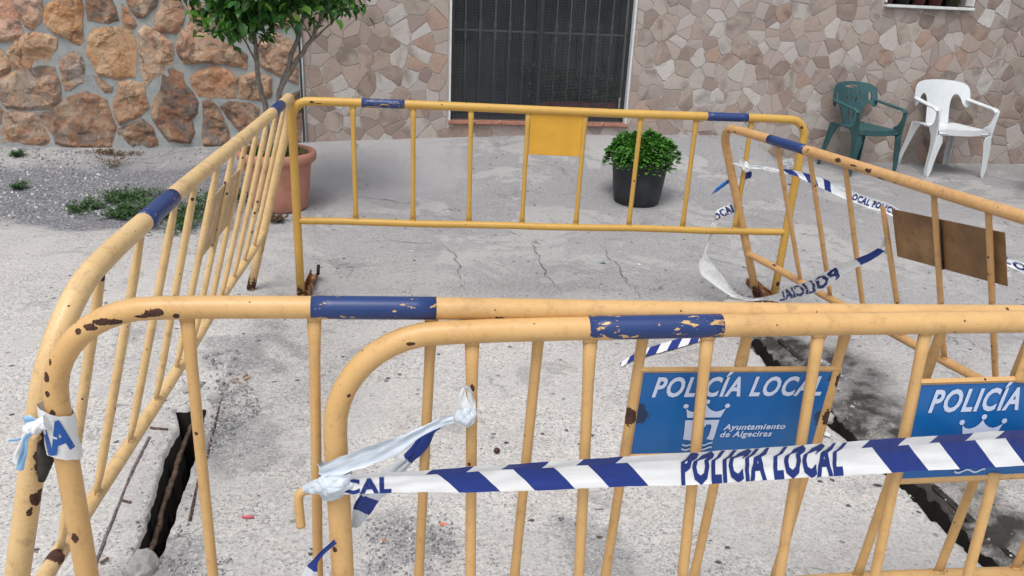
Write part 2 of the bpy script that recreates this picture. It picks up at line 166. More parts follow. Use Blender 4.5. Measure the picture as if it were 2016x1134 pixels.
# ---------------------------------------------------------------- material helpers
class NT:
    def __init__(s, name, rough=.6, spec=.3):
        s.m = bpy.data.materials.new(name); s.m.use_nodes = True; s.t = s.m.node_tree; s.t.nodes.clear()
        s.b = s.n('ShaderNodeBsdfPrincipled'); s.o = s.n('ShaderNodeOutputMaterial'); s.l(s.b.outputs[0], s.o.inputs[0])
        s.b.inputs['Roughness'].default_value = rough; s.b.inputs['Specular IOR Level'].default_value = spec
    def n(s, t, **k):
        x = s.t.nodes.new(t)
        for a, b in k.items(): setattr(x, a, b)
        return x
    def l(s, a, b): s.t.links.new(a, b)
    def inp(s, node, i, v):
        if hasattr(v, 'is_output') or isinstance(v, bpy.types.NodeSocket): s.l(v, node.inputs[i])
        else:
            if isinstance(v, tuple) and len(v) == 3 and node.inputs[i].type == 'RGBA': v = v + (1,)
            node.inputs[i].default_value = v
    def math(s, op, a, b=0, c=0):
        x = s.n('ShaderNodeMath', operation=op); s.inp(x, 0, a); s.inp(x, 1, b)
        if op in('MULTIPLY_ADD',): s.inp(x, 2, c)
        return x.outputs[0]
    def mix(s, f, a, b, mode='MIX'):
        x = s.n('ShaderNodeMix', data_type='RGBA', blend_type=mode); s.inp(x, 0, f); s.inp(x, 6, a); s.inp(x, 7, b); return x.outputs[2]
    def ramp(s, f, stops, interp='LINEAR'):
        x = s.n('ShaderNodeValToRGB'); x.color_ramp.interpolation = interp; e = x.color_ramp.elements
        while len(e) < len(stops): e.new(.5)
        for q, (p, c) in zip(e, stops): q.position = p; q.color = (c, c, c, 1) if not isinstance(c, tuple) else c + (1,)
        s.inp(x, 0, f); return x.outputs[0]
    def noise(s, vec, scale, detail=4, rough=.55, dist=0):
        x = s.n('ShaderNodeTexNoise'); s.l(vec, x.inputs['Vector']); x.inputs['Scale'].default_value = scale
        x.inputs['Detail'].default_value = detail; x.inputs['Roughness'].default_value = rough; x.inputs['Distortion'].default_value = dist; return x.outputs[0]
    def voro(s, vec, scale, feature='F1', out=0, rnd=1):
        x = s.n('ShaderNodeTexVoronoi', feature=feature); s.l(vec, x.inputs['Vector']); x.inputs['Scale'].default_value = scale; x.inputs['Randomness'].default_value = rnd; return x.outputs[out]
    def pos(s): return s.n('ShaderNodeNewGeometry').outputs['Position']
    def objc(s, ob=None):
        x = s.n('ShaderNodeTexCoord')
        if ob: x.object = ob
        return x.outputs['Object']
    def bump(s, h, strength=.3, dist=.01, normal=None):
        x = s.n('ShaderNodeBump'); x.inputs['Strength'].default_value = strength; x.inputs['Distance'].default_value = dist; s.l(h, x.inputs['Height'])
        if normal is not None: s.l(normal, x.inputs['Normal'])
        return x.outputs[0]
    def fin(s, col=None, rough=None, normal=None, metal=None):
        if col is not None: s.inp(s.b, 'Base Color', col)
        if rough is not None: s.inp(s.b, 'Roughness', rough)
        if normal is not None: s.l(normal, s.b.inputs['Normal'])
        if metal is not None: s.inp(s.b, 'Metallic', metal)
        return s.m
def simple(name, col, rough=.6, var=.15, scale=20, spec=.3, bump=0, metal=0):
    t = NT(name, rough, spec); p = t.objc()
    n = t.noise(p, scale, 4); c2 = tuple(max(0, c * (1 - var)) for c in col); c3 = tuple(min(1, c * (1 + var)) for c in col)
    c = t.ramp(n, [(.3, c2), (.7, c3)])
    nm = t.bump(t.noise(p, scale * 3, 5), bump, .005) if bump else None
    return t.fin(c, None, nm, metal)
def paint(name, root, col, chips=(), chip_amt=.0, scuff=.5, rough=.38):
    """old enamel on steel: colour drift, grime, scattered small chips, and the named large chips (local u, v, radius, stretch)"""
    t = NT(name, rough, .45); p = t.objc(root)
    big = t.noise(p, 3.5, 3); c = t.mix(t.ramp(big, [(.3, 0), (.7, 1)]), tuple(a * b for a, b in zip(col, (.93, .9, .85))), tuple(min(1, a * b) for a, b in zip(col, (1.03, 1.04, 1.08))))
    g = t.noise(p, 28, 6, .7); c = t.mix(t.ramp(t.noise(p, 11, 5, .7), [(.5, 0), (.75, .42 * scuff)]), c, tuple(q_ * w_ for q_, w_ in zip(col, (.72, .62, .5)))); fn_ = t.noise(p, 230, 3, .8); c = t.mix(t.ramp(fn_, [(.63, 0), (.70, .7 * scuff)]), c, (.16, .075, .04)); c = t.mix(t.ramp(g, [(.54, 0), (.70, .5 * scuff)]), c, tuple(a * .42 for a in col[:1]) + (col[1] * .36, col[2] * .33))
    streak = t.n('ShaderNodeMapping'); t.l(p, streak.inputs[0]); streak.inputs['Scale'].default_value = (1, 1, .12) 
    st = t.noise(streak.outputs[0], 70, 4, .6); c = t.mix(t.ramp(st, [(.60, 0), (.75, .25 * scuff)]), c, (.25, .14, .06))
    du = t.noise(p, 7.5, 6, .72, .8); c = t.mix(t.ramp(du, [(.52, 0), (.60, .22 * scuff), (.74, .5 * scuff)]), c, (col[0] * .55, col[1] * .50, col[2] * .62))
    scm = t.n('ShaderNodeMapping'); t.l(p, scm.inputs[0]); scm.inputs['Scale'].default_value = (.25, 3, 3); sx_ = t.noise(scm.outputs[0], 160, 3, .6); c = t.mix(t.ramp(sx_, [(.655, 0), (.69, .55 * scuff)]), c, (.20, .11, .06))
    v5 = t.n('ShaderNodeTexVoronoi'); t.l(p, v5.inputs['Vector']); v5.inputs['Scale'].default_value = 75; s5 = t.n('ShaderNodeSeparateColor'); t.l(v5.outputs['Color'], s5.inputs[0])
    c = t.mix(t.math('MULTIPLY', t.math('LESS_THAN', s5.outputs[0], .09), t.math('LESS_THAN', t.math('ADD', v5.outputs['Distance'], t.math('MULTIPLY', t.math('SUBTRACT', g, .5), .5)), t.math('MULTIPLY', s5.outputs[1], .22))), c, (.07, .03, .02))
    # chips
    nz = t.noise(p, 60, 5, .65); sp = t.voro(p, 26, 'F1'); rnd = t.n('ShaderNodeTexVoronoi'); t.l(p, rnd.inputs['Vector']); rnd.inputs['Scale'].default_value = 26
    sepc = t.n('ShaderNodeSeparateColor'); t.l(rnd.outputs['Color'], sepc.inputs[0])
    on = t.math('LESS_THAN', sepc.outputs[0], .16 + chip_amt)
    rad = t.math('MULTIPLY', sepc.outputs[1], .16); dd = t.math('ADD', sp, t.math('MULTIPLY', t.math('SUBTRACT', nz, .5), .22))
    m = t.math('MULTIPLY', on, t.math('LESS_THAN', dd, rad))
    for (u, v, r, st_, *rest) in chips:
        ny = rest[0] if rest else None
        sub = t.n('ShaderNodeVectorMath', operation='SUBTRACT'); t.l(p, sub.inputs[0]); sub.inputs[1].default_value = (u, -.02 if ny is None else ny, v)
        ml = t.n('ShaderNodeVectorMath', operation='MULTIPLY'); t.l(sub.outputs[0], ml.inputs[0]); ml.inputs[1].default_value = (1 / st_, 1, st_)
        ln = t.n('ShaderNodeVectorMath', operation='LENGTH'); t.l(ml.outputs[0], ln.inputs[0])
        d = t.math('ADD', ln.outputs['Value'], t.math('MULTIPLY', t.math('SUBTRACT', nz, .5), r * 2.2))
        m = t.math('MAXIMUM', m, t.math('LESS_THAN', d, r))
    rust = t.ramp(t.noise(p, 90, 4), [(.3, (.035, .016, .012)), (.6, (.075, .03, .018)), (.8, (.16, .06, .025))])
    c = t.mix(m, c, rust)
    ro = t.mix(m, (rough + .04,) * 3, (.85,) * 3)
    h = t.math('SUBTRACT', t.math('MULTIPLY', g, .15), m)
    return t.fin(c, ro, t.bump(h, .55, .0012))
def bluepaint(name, root, under, h, thr):
    t = NT(name, .36, .45); p = t.objc(root)
    b = t.mix(t.noise(p, 14, 4), (.010, .028, .115), (.02, .05, .17))
    mp = t.n('ShaderNodeMapping'); t.l(p, mp.inputs[0]); mp.inputs['Scale'].default_value = (.35, 1, 1)
    n = t.noise(mp.outputs[0], 120, 5, .62); low = t.n('ShaderNodeSeparateXYZ'); t.l(p, low.inputs[0])
    n2 = t.noise(mp.outputs[0], 22, 2, .5)
    dz_ = t.math('MULTIPLY', t.math('SUBTRACT', low.outputs[2], h - .006), 3.2)
    m = t.math('MULTIPLY', t.math('GREATER_THAN', n, t.math('ADD', thr, dz_)), t.math('GREATER_THAN', n2, .47))
    c = t.mix(m, b, under)
    return t.fin(c, None, t.bump(t.math('SUBTRACT', 0.0, m), .4, .001))
# ---------------------------------------------------------------- wall frame
WD = Vector((math.cos(R(9.5)), math.sin(R(9.5)), 0)); WN = Vector((-math.sin(R(9.5)), math.cos(R(9.5)), 0)); WO = 7.14837
def wp(s, z, out=0.0): return WD * s + WN * (WO - out) + Vector((0, 0, z))
WM = Matrix(((WD.x, WN.x, 0, WN.x * WO), (WD.y, WN.y, 0, WN.y * WO), (0, 0, 1, 0), (0, 0, 0, 1)))   # local x along wall, y into it, z up
# ---------------------------------------------------------------- ground
HW = [(-7, .13), (-3.2, .12), (-2, .125), (-.7, .19), (.45, .25), (1.1, .277), (2.2, .305), (3.43, .32), (3.68, .075), (9, .075)]
def lerp_tab(T, x):
    if x <= T[0][0]: return T[0][1]
    for (a, b), (c, d) in zip(T, T[1:]):
        if x <= c: return b + (d - b) * (x - a) / (c - a)
    return T[-1][1]
def gz0(x, y):
    P = Vector((x, y, 0)); s = P.dot(WD); d = WO - P.dot(WN)
    lo = .075 * sstep(2.6, 0, d)
    hw = lerp_tab(HW, s + .12 * max(0, d) * (1 if s > 2.8 else 0))
    k = sstep(1.5, 0.0, d)
    z = lo + max(0, hw - .075) * k
    return z
def gz(x, y):
    return gz0(x, y) + .006 * fbm((x * .9, y * .9, 3)) * sstep(0, 1, y)
def grid_lines(segs):
    out = []
    for a, b, st in segs:
        n = max(1, round((b - a) / st)); out += [a + (b - a) * i / n for i in range(n)]
    out.append(segs[-1][1]); return out
XS = grid_lines([(-30, -9, 3), (-9, -5, .25), (-5, -1.5, .05), (-1.5, -.75, .0125), (-.75, 1.0, .028), (1.0, 2.0, .0125), (2.0, 7, .05), (7, 10, .3), (10, 30, 4)])
YS = grid_lines([(-20, -2, 3), (-2, .9, .2), (.9, 1.6, .05), (1.6, 3.75, .0125), (3.75, 5.2, .03), (5.2, 8.6, .04), (8.6, 10, .3)])
def rough_poly(P, st, j):
    out = []
    for i in range(len(P)):
        a = Vector(P[i]); c = Vector(P[(i + 1) % len(P)]); n = max(1, int((c - a).length / st))
        for k in range(n):
            q = a.lerp(c, k / n); out.append((q.x + j * noise.noise(Vector((q.x * 40, q.y * 40, 1))) + j * .6 * random.uniform(-1, 1), q.y + j * noise.noise(Vector((q.x * 40, q.y * 40, 9)))))
    return out
def nearest(x, y, P):
    best = (9, x, y)
    for i in range(len(P)):
        x1, y1 = P[i]; x2, y2 = P[(i + 1) % len(P)]; dx, dy = x2 - x1, y2 - y1
        t = max(0, min(1, ((x - x1) * dx + (y - y1) * dy) / (dx * dx + dy * dy + 1e-12))); qx = x1 + t * dx; qy = y1 + t * dy
        d = math.hypot(x - qx, y - qy)
        if d < best[0]: best = (d, qx, qy)
    return best
vs = []; cols = []; lt0 = LEFT_TRENCH; rt0 = RIGHT_TRENCH; lt = rough_poly(LEFT_TRENCH, .03, .005); rt = rough_poly(RIGHT_TRENCH, .04, .008); rs = RIGHT_STAIN
for y_ in YS:
    for x_ in XS:
        x, y = x_, y_; z = gz(x, y); r = g = b = 0.0; n1 = fbm((x * 1.3, y * 1.3, 0)); n2 = fbm((x * 5, y * 5, 7)); n3 = noise.noise(Vector((x * 25, y * 25, 1)))
        near = 0
        if -1.5 < x < -.75 and 1.5 < y < 3.0:
            d, qx, qy = nearest(x, y, lt) if polydist(x, y, lt0) < .05 else (1, x, y)
            if d < .0072: x, y = qx, qy
            elif inpoly(x, y, lt): z = -.34; near = 1
            if near == 0:
                d = polydist(x, y, lt0); z -= .012 * sstep(.05, 0, d) * (.5 + n3); r += .25 * sstep(.12, 0, d) * (n2 + .6); b += .16 * sstep(.16, .02, d) * (.5 + n2)
        if 1.0 < x < 2.0 and 1.5 < y < 3.9:
            d, qx, qy = nearest(x, y, rt) if polydist(x, y, rt0) < .05 else (1, x, y)
            if d < .0072: x, y = qx, qy
            elif inpoly(x, y, rt): z = -.34; near = 1
            if near == 0:
                d = polydist(x, y, rt0)
                ins = inpoly(x, y, rs); ds = polydist(x, y, rs)
                k = (1 if ins else sstep(.22, 0, ds))
                right = x > 1.2 - (y - 3.2) * .2
                b = max(b, k * (.75 + .9 * n2) if right else 0, sstep(.09, .03, d) * (1.2 if right else 0))
                z -= (.05 * k * sstep(.14, 0, d) if right else .01 * sstep(.04, 0, d)) * (.7 + .6 * n3)
            if -.1 < 3.62 - y < .9 and x < 1.35: z -= .012 * sstep(.35, 0, polydist(x, y, [(1.2, 3.6), (1.25, 4.3), (1.1, 4.6)])) * (n2 + .5)
        z += .0022 * n3 + .003 * n2 if near == 0 else .02 * n3
        # grey drift from front to house, asphalt gravel on the left
        r += sstep(2.7, 4.8, y + .5 * n1 + .35 * (x if x > 0 else x * .2)) * .72 * (1 - .65 * sstep(-1.2, -1.9, x) * sstep(4.9, 4.6, y))
        P = Vector((x, y, 0)); s = P.dot(WD); dw = WO - P.dot(WN); r += .26 * sstep(2.6, 1.3, dw + .3 * n1)
        g = sstep(.0, .06, (y - 4.78 + .1 * n1 + .04 * n2)) * sstep(.1, -.2, (x + 1.75 + .2 * n1))
        g *= sstep(.55, .75, dw + .12 * n1 + .1 * n2) 
        # patches of bare gravel in the front slab
        for cx_, cy_, rr in ((-.92, 2.45, .2), (-.27, 1.93, .17), (-.9, 1.72, .12), (-1.15, 3.1, .22), (.25, 1.95, .14)):
            g = max(g, sstep(1.0, .6, math.hypot(x - cx_, (y - cy_) * .8) / rr + .9 * n2) * .5)
        sm = sstep(1.55, 1.15, dw + .25 * n1) * sstep(-.9, -.75, s) * sstep(.75, .35, s + .3 * n2)    # smooth screed by the corner
        vs.append((x, y, z)); cols.append((min(1, max(0, r)), min(1, max(0, g)), min(1, max(0, b)), sm if near == 0 else -1))
nx = len(XS); fs = [(j * nx + i, j * nx + i + 1, (j + 1) * nx + i + 1, (j + 1) * nx + i) for j in range(len(YS) - 1) for i in range(nx - 1)]
me = bpy.data.meshes.new('ground'); me.from_pydata(vs, [], fs); me.update()
at = me.color_attributes.new('zones', 'FLOAT_COLOR', 'POINT')
flat_ = []
for c in cols: flat_ += [c[0], c[1], c[2], max(0, c[3])]
at.data.foreach_set('color', flat_)
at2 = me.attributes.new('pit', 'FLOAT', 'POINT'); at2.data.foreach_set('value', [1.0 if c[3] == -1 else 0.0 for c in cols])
def ground_mat():
    t = NT('weathered_concrete', .9, .2); p = t.pos()
    a = t.n('ShaderNodeAttribute', attribute_name='zones'); s = t.n('ShaderNodeSeparateColor'); t.l(a.outputs['Color'], s.inputs[0])
    grey, grav, stain, smooth = s.outputs[0], s.outputs[1], s.outputs[2], a.outputs['Alpha']
    pit = t.n('ShaderNodeAttribute', attribute_name='pit').outputs['Fac']
    n1 = t.noise(p, 2.2, 6, .6); n2 = t.noise(p, 14, 6, .65); n3 = t.noise(p, 90, 3, .6)
    c = t.mix(t.ramp(n1, [(.35, 0), (.65, 1)]), (.55, .525, .485), (.64, .615, .575))
    c = t.mix(t.ramp(n2, [(.4, 0), (.7, .45)]), c, (.47, .45, .43))
    c = t.mix(grey, c, t.mix(n2, (.235, .233, .243), (.325, .318, .318)))
    # exposed aggregate: pale and dark grains
    v1 = t.n('ShaderNodeTexVoronoi'); t.l(p, v1.inputs['Vector']); v1.inputs['Scale'].default_value = 120
    sc = t.n('ShaderNodeSeparateColor'); t.l(v1.outputs['Color'], sc.inputs[0])
    keep = t.math('SUBTRACT', 1.0, smooth)
    dk = t.math('MULTIPLY', t.math('LESS_THAN', sc.outputs[0], .22), t.math('LESS_THAN', t.math('ADD', v1.outputs['Distance'], t.math('MULTIPLY', t.math('SUBTRACT', n3, .5), .8)), .42))
    dk = t.math('MULTIPLY', t.math('MULTIPLY', dk, t.ramp(t.noise(p, 5, 3), [(.35, .25), (.6, .95)])), keep)
    c = t.mix(t.math('MULTIPLY', t.math('MULTIPLY', sc.outputs[2], t.math('GREATER_THAN', sc.outputs[2], .5)), .42), c, (.28, .275, .275)); c = t.mix(dk, c, (.14, .135, .135))
    lt_ = t.math('MULTIPLY', t.math('MULTIPLY', t.math('GREATER_THAN', sc.outputs[1], .75), t.math('LESS_THAN', v1.outputs['Distance'], .4)), .45)
    c = t.mix(lt_, c, (.64, .63, .61))
    fine = t.noise(p, 130, 5, .8, .6); c = t.mix(t.math('MULTIPLY', t.ramp(fine, [(.36, 1), (.47, 0)]), t.math('MULTIPLY', keep, t.ramp(t.noise(p, 3.1, 4), [(.35, .35), (.6, 1)]))), c, (.20, .195, .195)); mid = t.noise(p, 55, 5, .7); c = t.mix(t.math('MULTIPLY', t.ramp(mid, [(.36, .65), (.47, 0)]), keep), c, (.22, .215, .22))
    c = t.mix(t.math('MULTIPLY', t.ramp(n3, [(.55, 0), (.72, .6)]), keep), c, (.2, .19, .185))
    # big dark pits
    v2 = t.n('ShaderNodeTexVoronoi'); t.l(p, v2.inputs['Vector']); v2.inputs['Scale'].default_value = 22
    s2 = t.n('ShaderNodeSeparateColor'); t.l(v2.outputs['Color'], s2.inputs[0])
    pt = t.math('MULTIPLY', t.math('LESS_THAN', s2.outputs[0], .10), t.math('LESS_THAN', t.math('ADD', v2.outputs['Distance'], t.math('MULTIPLY', t.math('SUBTRACT', n3, .5), .5)), .2))
    pt = t.math('MULTIPLY', pt, keep); c = t.mix(pt, c, (.09, .085, .085))
    # gravel
    v3 = t.n('ShaderNodeTexVoronoi'); t.l(p, v3.inputs['Vector']); v3.inputs['Scale'].default_value = 110
    s3 = t.n('ShaderNodeSeparateColor'); t.l(v3.outputs['Color'], s3.inputs[0])
    gc = t.ramp(s3.outputs[0], [(0, (.12, .125, .14)), (.5, (.24, .245, .265)), (.8, (.36, .36, .37)), (.95, (.6, .6, .6))])
    gc = t.mix(t.math('MULTIPLY', v3.outputs['Distance'], .9), gc, (.08, .08, .09))
    gm = t.math('MULTIPLY', grav, t.ramp(n2, [(.3, .7), (.6, 1)])); c = t.mix(gm, c, gc)
    pn = t.noise(p, 1.5, 7, .68, .7); c = t.mix(t.math('MULTIPLY', t.ramp(pn, [(.52, 0), (.545, .42), (.7, .5)]), t.math('SUBTRACT', 1.0, grav)), c, (.45, .435, .415)); pm_ = t.noise(p, 2.6, 7, .7, .5); c = t.mix(t.math('MULTIPLY', t.ramp(pm_, [(.58, 0), (.61, .35), (.75, .45)]), keep), c, (.19, .185, .185))
    # smooth screed
    c = t.mix(t.math('MULTIPLY', smooth, .8), c, t.mix(n1, (.30, .295, .30), (.40, .39, .39)))
    # stains
    c = t.mix(t.ramp(t.noise(p, 1.1, 5, .6, .6), [(.52, 0), (.70, .22)]), c, (.24, .235, .24))
    c = t.mix(t.ramp(t.noise(p, 3.7, 4, .6, .8), [(.58, 0), (.7, .25)]), c, (.33, .25, .23))
    sm_ = t.math('MULTIPLY', stain, t.ramp(t.noise(p, 9, 6, .7), [(.3, .35), (.62, 1.25)])); 
    c = t.mix(t.math('MINIMUM', sm_, 1.0), c, t.mix(n2, (.022, .02, .018), (.075, .068, .062)))
    # hairline cracks
    wv = t.n('ShaderNodeVectorMath', operation='ADD'); t.l(p, wv.inputs[0]); q = t.n('ShaderNodeTexNoise'); t.l(p, q.inputs['Vector']); q.inputs['Scale'].default_value = 5; q.inputs['Detail'].default_value = 5
    sb = t.n('ShaderNodeVectorMath', operation='SCALE'); t.l(q.outputs['Color'], sb.inputs[0]); sb.inputs['Scale'].default_value = .35; t.l(sb.outputs[0], wv.inputs[1])
    cr = t.voro(wv.outputs[0], 1.9, 'DISTANCE_TO_EDGE')
    cm = t.math('MULTIPLY', t.math('LESS_THAN', cr, .007), t.math('MULTIPLY', t.ramp(t.noise(p, 1.3, 3), [(.55, 0), (.61, .55)]), t.math('SUBTRACT', 1.0, grav)))
    c = t.mix(cm, c, (.08, .075, .075))
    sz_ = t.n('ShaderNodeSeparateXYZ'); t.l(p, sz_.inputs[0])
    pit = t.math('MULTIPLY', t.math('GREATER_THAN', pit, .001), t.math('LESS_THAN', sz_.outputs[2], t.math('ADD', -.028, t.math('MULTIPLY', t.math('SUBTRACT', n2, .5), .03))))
    c = t.mix(pit, c, (.010, .009, .008))  # drain below its lip painted near black: wet dirt plus the shade of its depth
    h = t.math('ADD', t.math('MULTIPLY', n3, .5), t.math('MULTIPLY', n2, .6)); h = t.math('SUBTRACT', h, t.math('MULTIPLY', pt, .8)); h = t.math('SUBTRACT', h, t.math('MULTIPLY', dk, .35))
    h = t.math('SUBTRACT', h, cm); h = t.math('ADD', h, t.math('MULTIPLY', t.math('MULTIPLY', grav, t.math('SUBTRACT', 1.0, v3.outputs['Distance'])), .9))
    return t.fin(c, None, t.bump(h, .85, .008))
GM = ground_mat()
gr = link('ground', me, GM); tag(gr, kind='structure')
# ---------------------------------------------------------------- cracks drawn as thin jagged open joints
DARK = simple('crack_dirt', (.085, .08, .078), .95, .3, 60)
for L in CRACKS:
    P = [Vector((a, b, 0)) for a, b in L]; pts = []
    for i in range(len(P) - 1):
        n = max(2, int((P[i + 1] - P[i]).length / .03))
        for k in range(n):
            q = P[i].lerp(P[i + 1], k / n); q += Vector((noise.noise(q * 9), noise.noise(q * 9 + Vector((5, 5, 5))), 0)) * .035 + Vector((random.uniform(-1, 1), random.uniform(-1, 1), 0)) * .007
            pts.append(q)
    pts.append(P[-1]); v_ = []; f_ = []
    for i, q in enumerate(pts):
        d = (pts[min(i + 1, len(pts) - 1)] - pts[max(i - 1, 0)]).normalized(); s_ = Vector((-d.y, d.x, 0))
        wd = (.0008 + .0012 * random.random()) * math.sin(math.pi * (i + .4) / (len(pts))) * (1 + q.y * .12)
        for sg in (-1, 1):
            e = q + s_ * wd * sg; v_.append((e.x, e.y, gz(e.x, e.y) + .0065))
        if i: f_.append((2 * i - 2, 2 * i - 1, 2 * i + 1, 2 * i))
    tag(pyobj('pavement_crack', v_, f_, DARK), kind='structure')
# ---------------------------------------------------------------- loose stones
PEB = NT('loose_stone', .9, .2); _oi = PEB.n('ShaderNodeNewGeometry').outputs['Random Per Island']
PEB = PEB.fin(PEB.ramp(_oi, [(0, (.15, .15, .165)), (.5, (.30, .30, .31)), (.8, (.44, .43, .42)), (1, (.6, .59, .57))]))
def pebble(p, r, rnd=random):
    v = []; M = Matrix.Rotation(rnd.uniform(0, 6.3), 3, 'Z')
    for a in (0, 1, 2, 3, 4):
        an = a * 1.2566 + rnd.uniform(-.3, .3); v.append(Vector(p) + M @ Vector((math.cos(an) * r, math.sin(an) * r * .75, -.2 * r)))
    for a in (0, 1, 2):
        an = a * 2.1 + rnd.uniform(-.3, .3); v.append(Vector(p) + M @ Vector((math.cos(an) * r * .55, math.sin(an) * r * .45, r * rnd.uniform(.5, .8))))
    f = [(5, 6, 7), (0, 1, 5), (1, 2, 6), (1, 6, 5), (2, 3, 6), (3, 7, 6), (3, 4, 7), (4, 0, 5), (4, 5, 7)]
    return v, f
parts = []
for poly, n, sz in PEBBLE_AREAS:
    x0 = min(p[0] for p in poly); x1 = max(p[0] for p in poly); y0 = min(p[1] for p in poly); y1 = max(p[1] for p in poly); k = 0; tr = 0
    while k < n and tr < n * 8:
        tr += 1; x = random.uniform(x0, x1); y = random.uniform(y0, y1)
        if inpoly(x, y, poly) and not inpoly(x, y, lt) and not inpoly(x, y, rt):
            parts.append(pebble((x, y, gz(x, y) + .003), sz * random.uniform(.4, 1.15))); k += 1
for tr_, cnt in ((lt, 520), (rt, 130)):
    for k in range(cnt):
        i_ = random.randrange(len(tr_)); a_ = Vector(tr_[i_]).lerp(Vector(tr_[(i_ + 1) % len(tr_)]), random.random()); x = a_.x + random.gauss(0, .05); y = a_.y + random.gauss(0, .05)
        if inpoly(x, y, lt) or inpoly(x, y, rt) or polydist(x, y, tr_) < .008: continue
        parts.append(pebble((x, y, gz(x, y) - .002), random.uniform(.002, .009) * (1 - .5 * random.random())))
for k in range(700):
    x = random.uniform(-2.2, 2.2); y = 1.7 + 4 * random.random() ** 1.3
    if inpoly(x, y, lt) or inpoly(x, y, rt): continue
    parts.append(pebble((x, y, gz(x, y) + .003), random.uniform(.0015, .0042)))
v, f = join_vf(parts); tag(pyobj('loose_gravel', v, f, PEB, smooth=False), kind='stuff')
# ---------------------------------------------------------------- frames, bars and rails of the two open drains
def rustmat(name, a, b, sc=40):
    t = NT(name, .85, .25); p = t.pos(); n = t.noise(p, sc, 6, .7)
    return t.fin(t.ramp(n, [(.35, a), (.65, b)]), None, t.bump(n, .6, .003))
RUST = rustmat('rusted_steel', (.045, .026, .02), (.15, .10, .075)); RUSTD = rustmat('dark_oily_steel', (.012, .011, .011), (.06, .052, .047), 25)
GREYRUST = rustmat('worn_grey_rust', (.07, .055, .055), (.2, .17, .165), 60)
def bent(pts, j): return [Vector(p) + Vector([random.uniform(-j, j) for _ in range(3)]) for p in catmull(pts, 8)]
rl = ['crusted rusty rod hanging inside the open drain slot below the long left barrier', 'rust brown edge strip set in the concrete right of the left drain slot', 'dark steel edge strip in the concrete left of the left drain slot']
for i, L in enumerate(REBARS[:3]):
    pts = bent(L, .003 if i == 0 else .0006); v, f = sweep(pts, [(.010 if i == 0 else .0055) * random.uniform(.8 if i == 0 else .93, 1.2 if i == 0 else 1.07) for _ in pts], 8)
    tag(pyobj('steel_rod', v, f, [RUST, RUST, GREYRUST][i]), rl[i], 'steel rod')
_wl = iter(('nearest but one rusty wire stub, left of the dark edge strip end', 'farthest rusty wire stub pointing right beside the long left barrier', 'nearest rusty wire stub, low left by the end of the dark edge strip'))
for L in REBARS[3:]:
    v, f = sweep(bent(L, .001), .0045, 6); tag(pyobj('wire_stub', v, f, RUST), next(_wl), 'wire stub', 'wire stubs by the left drain')
rl = ['long dark steel bar along the far lip of the right drain', 'black greasy steel bar lying deep in the right open drain', 'dark steel bar lying highest in the near end of the right drain']
for i, L in enumerate(RAILS):
    pts = catmull(L, 8); v, f = sweep(pts, .016 if i != 1 else .02, 6, flat=[(.6, 1)] * len(pts)); tag(pyobj('steel_bar', v, f, RUSTD, smooth=False), rl[i], 'steel bar')
# ---------------------------------------------------------------- walls
def render_mat():
    t = NT('grout_render', .9, .2); p = t.pos(); n = t.noise(p, 9, 6, .65)
    return t.fin(t.ramp(n, [(.3, (.36, .32, .29)), (.7, (.46, .42, .385))]), None, t.bump(t.noise(p, 70, 5), .5, .004))
GROUT = render_mat()
def mortar_mat():
    t = NT('blue_grey_mortar', .9, .2); p = t.pos(); n = t.noise(p, 6, 6, .7); n2 = t.noise(p, 45, 5, .6)
    c = t.ramp(n, [(.3, (.24, .255, .25)), (.7, (.36, .375, .36))]); c = t.mix(t.ramp(n2, [(.55, 0), (.7, .4)]), c, (.20, .19, .17))
    return t.fin(c, None, t.bump(t.math('ADD', n, t.math('MULTIPLY', n2, .5)), .6, .012))
MORTAR = mortar_mat()
hwall = thing('house_wall', 'house wall clad in small pale pink and brown irregular stones', 'wall', WM)
W1 = (.553, 2.187, .405, 2.25); W2 = (4.522, 5.418, 1.512, 2.5); TOPZ = 3.2
def wall_strip(bm, s0, s1, z0, z1, th=.25):
    box_bm(bm, ((s0 + s1) / 2, th / 2, (z0 + z1) / 2), (s1 - s0, th, z1 - z0))
bm = bmesh.new()
for a in ((-.69, W1[0], -.4, TOPZ), (W1[0], W1[1], -.4, W1[2]), (W1[0], W1[1], W1[3], TOPZ), (W1[1], W2[0], -.4, TOPZ), (W2[0], W2[1], -.4, W2[2]), (W2[0], W2[1], W2[3], TOPZ), (W2[1], 9, -.4, TOPZ)):
    wall_strip(bm, *a)
o = bmobj('wall_body', bm, GROUT, hwall)
def stone_mat(name, vein=1.0, dark=.35, sc=9, bump=.5):
    t = NT(name, .82, .25); p = t.pos(); oi = t.n('ShaderNodeObjectInfo')
    off = t.n('ShaderNodeVectorMath', operation='ADD'); t.l(p, off.inputs[0]); cm = t.n('ShaderNodeCombineXYZ'); k = t.math('MULTIPLY', oi.outputs['Random'], 37.0)
    for i in range(3): t.l(k, cm.inputs[i])
    t.l(cm.outputs[0], off.inputs[1]); q = off.outputs[0]
    n = t.noise(q, sc, 6, .62, .5 * vein); n2 = t.noise(q, sc * .45, 3, .5, .8); n3 = t.noise(q, sc * 5, 5, .65)
    c = t.mix(t.ramp(n, [(.35, 0), (.68, 1)]), oi.outputs['Color'], (.42, .36, .29), 'MIX')
    c = t.mix(.62, c, oi.outputs['Color'])
    c = t.mix(t.ramp(n2, [(.52, 0), (.70, dark)]), c, (.10, .07, .05))
    c = t.mix(t.ramp(n3, [(.5, 0), (.72, .3)]), c, (.14, .10, .07))
    return t, c, n, n3, q
t, c, n, n3, q = stone_mat('cladding_stone', 1.6, .5, 11); CLAD = t.fin(c, None, t.bump(t.math('ADD', n, t.math('MULTIPLY', n3, .4)), .45, .006))
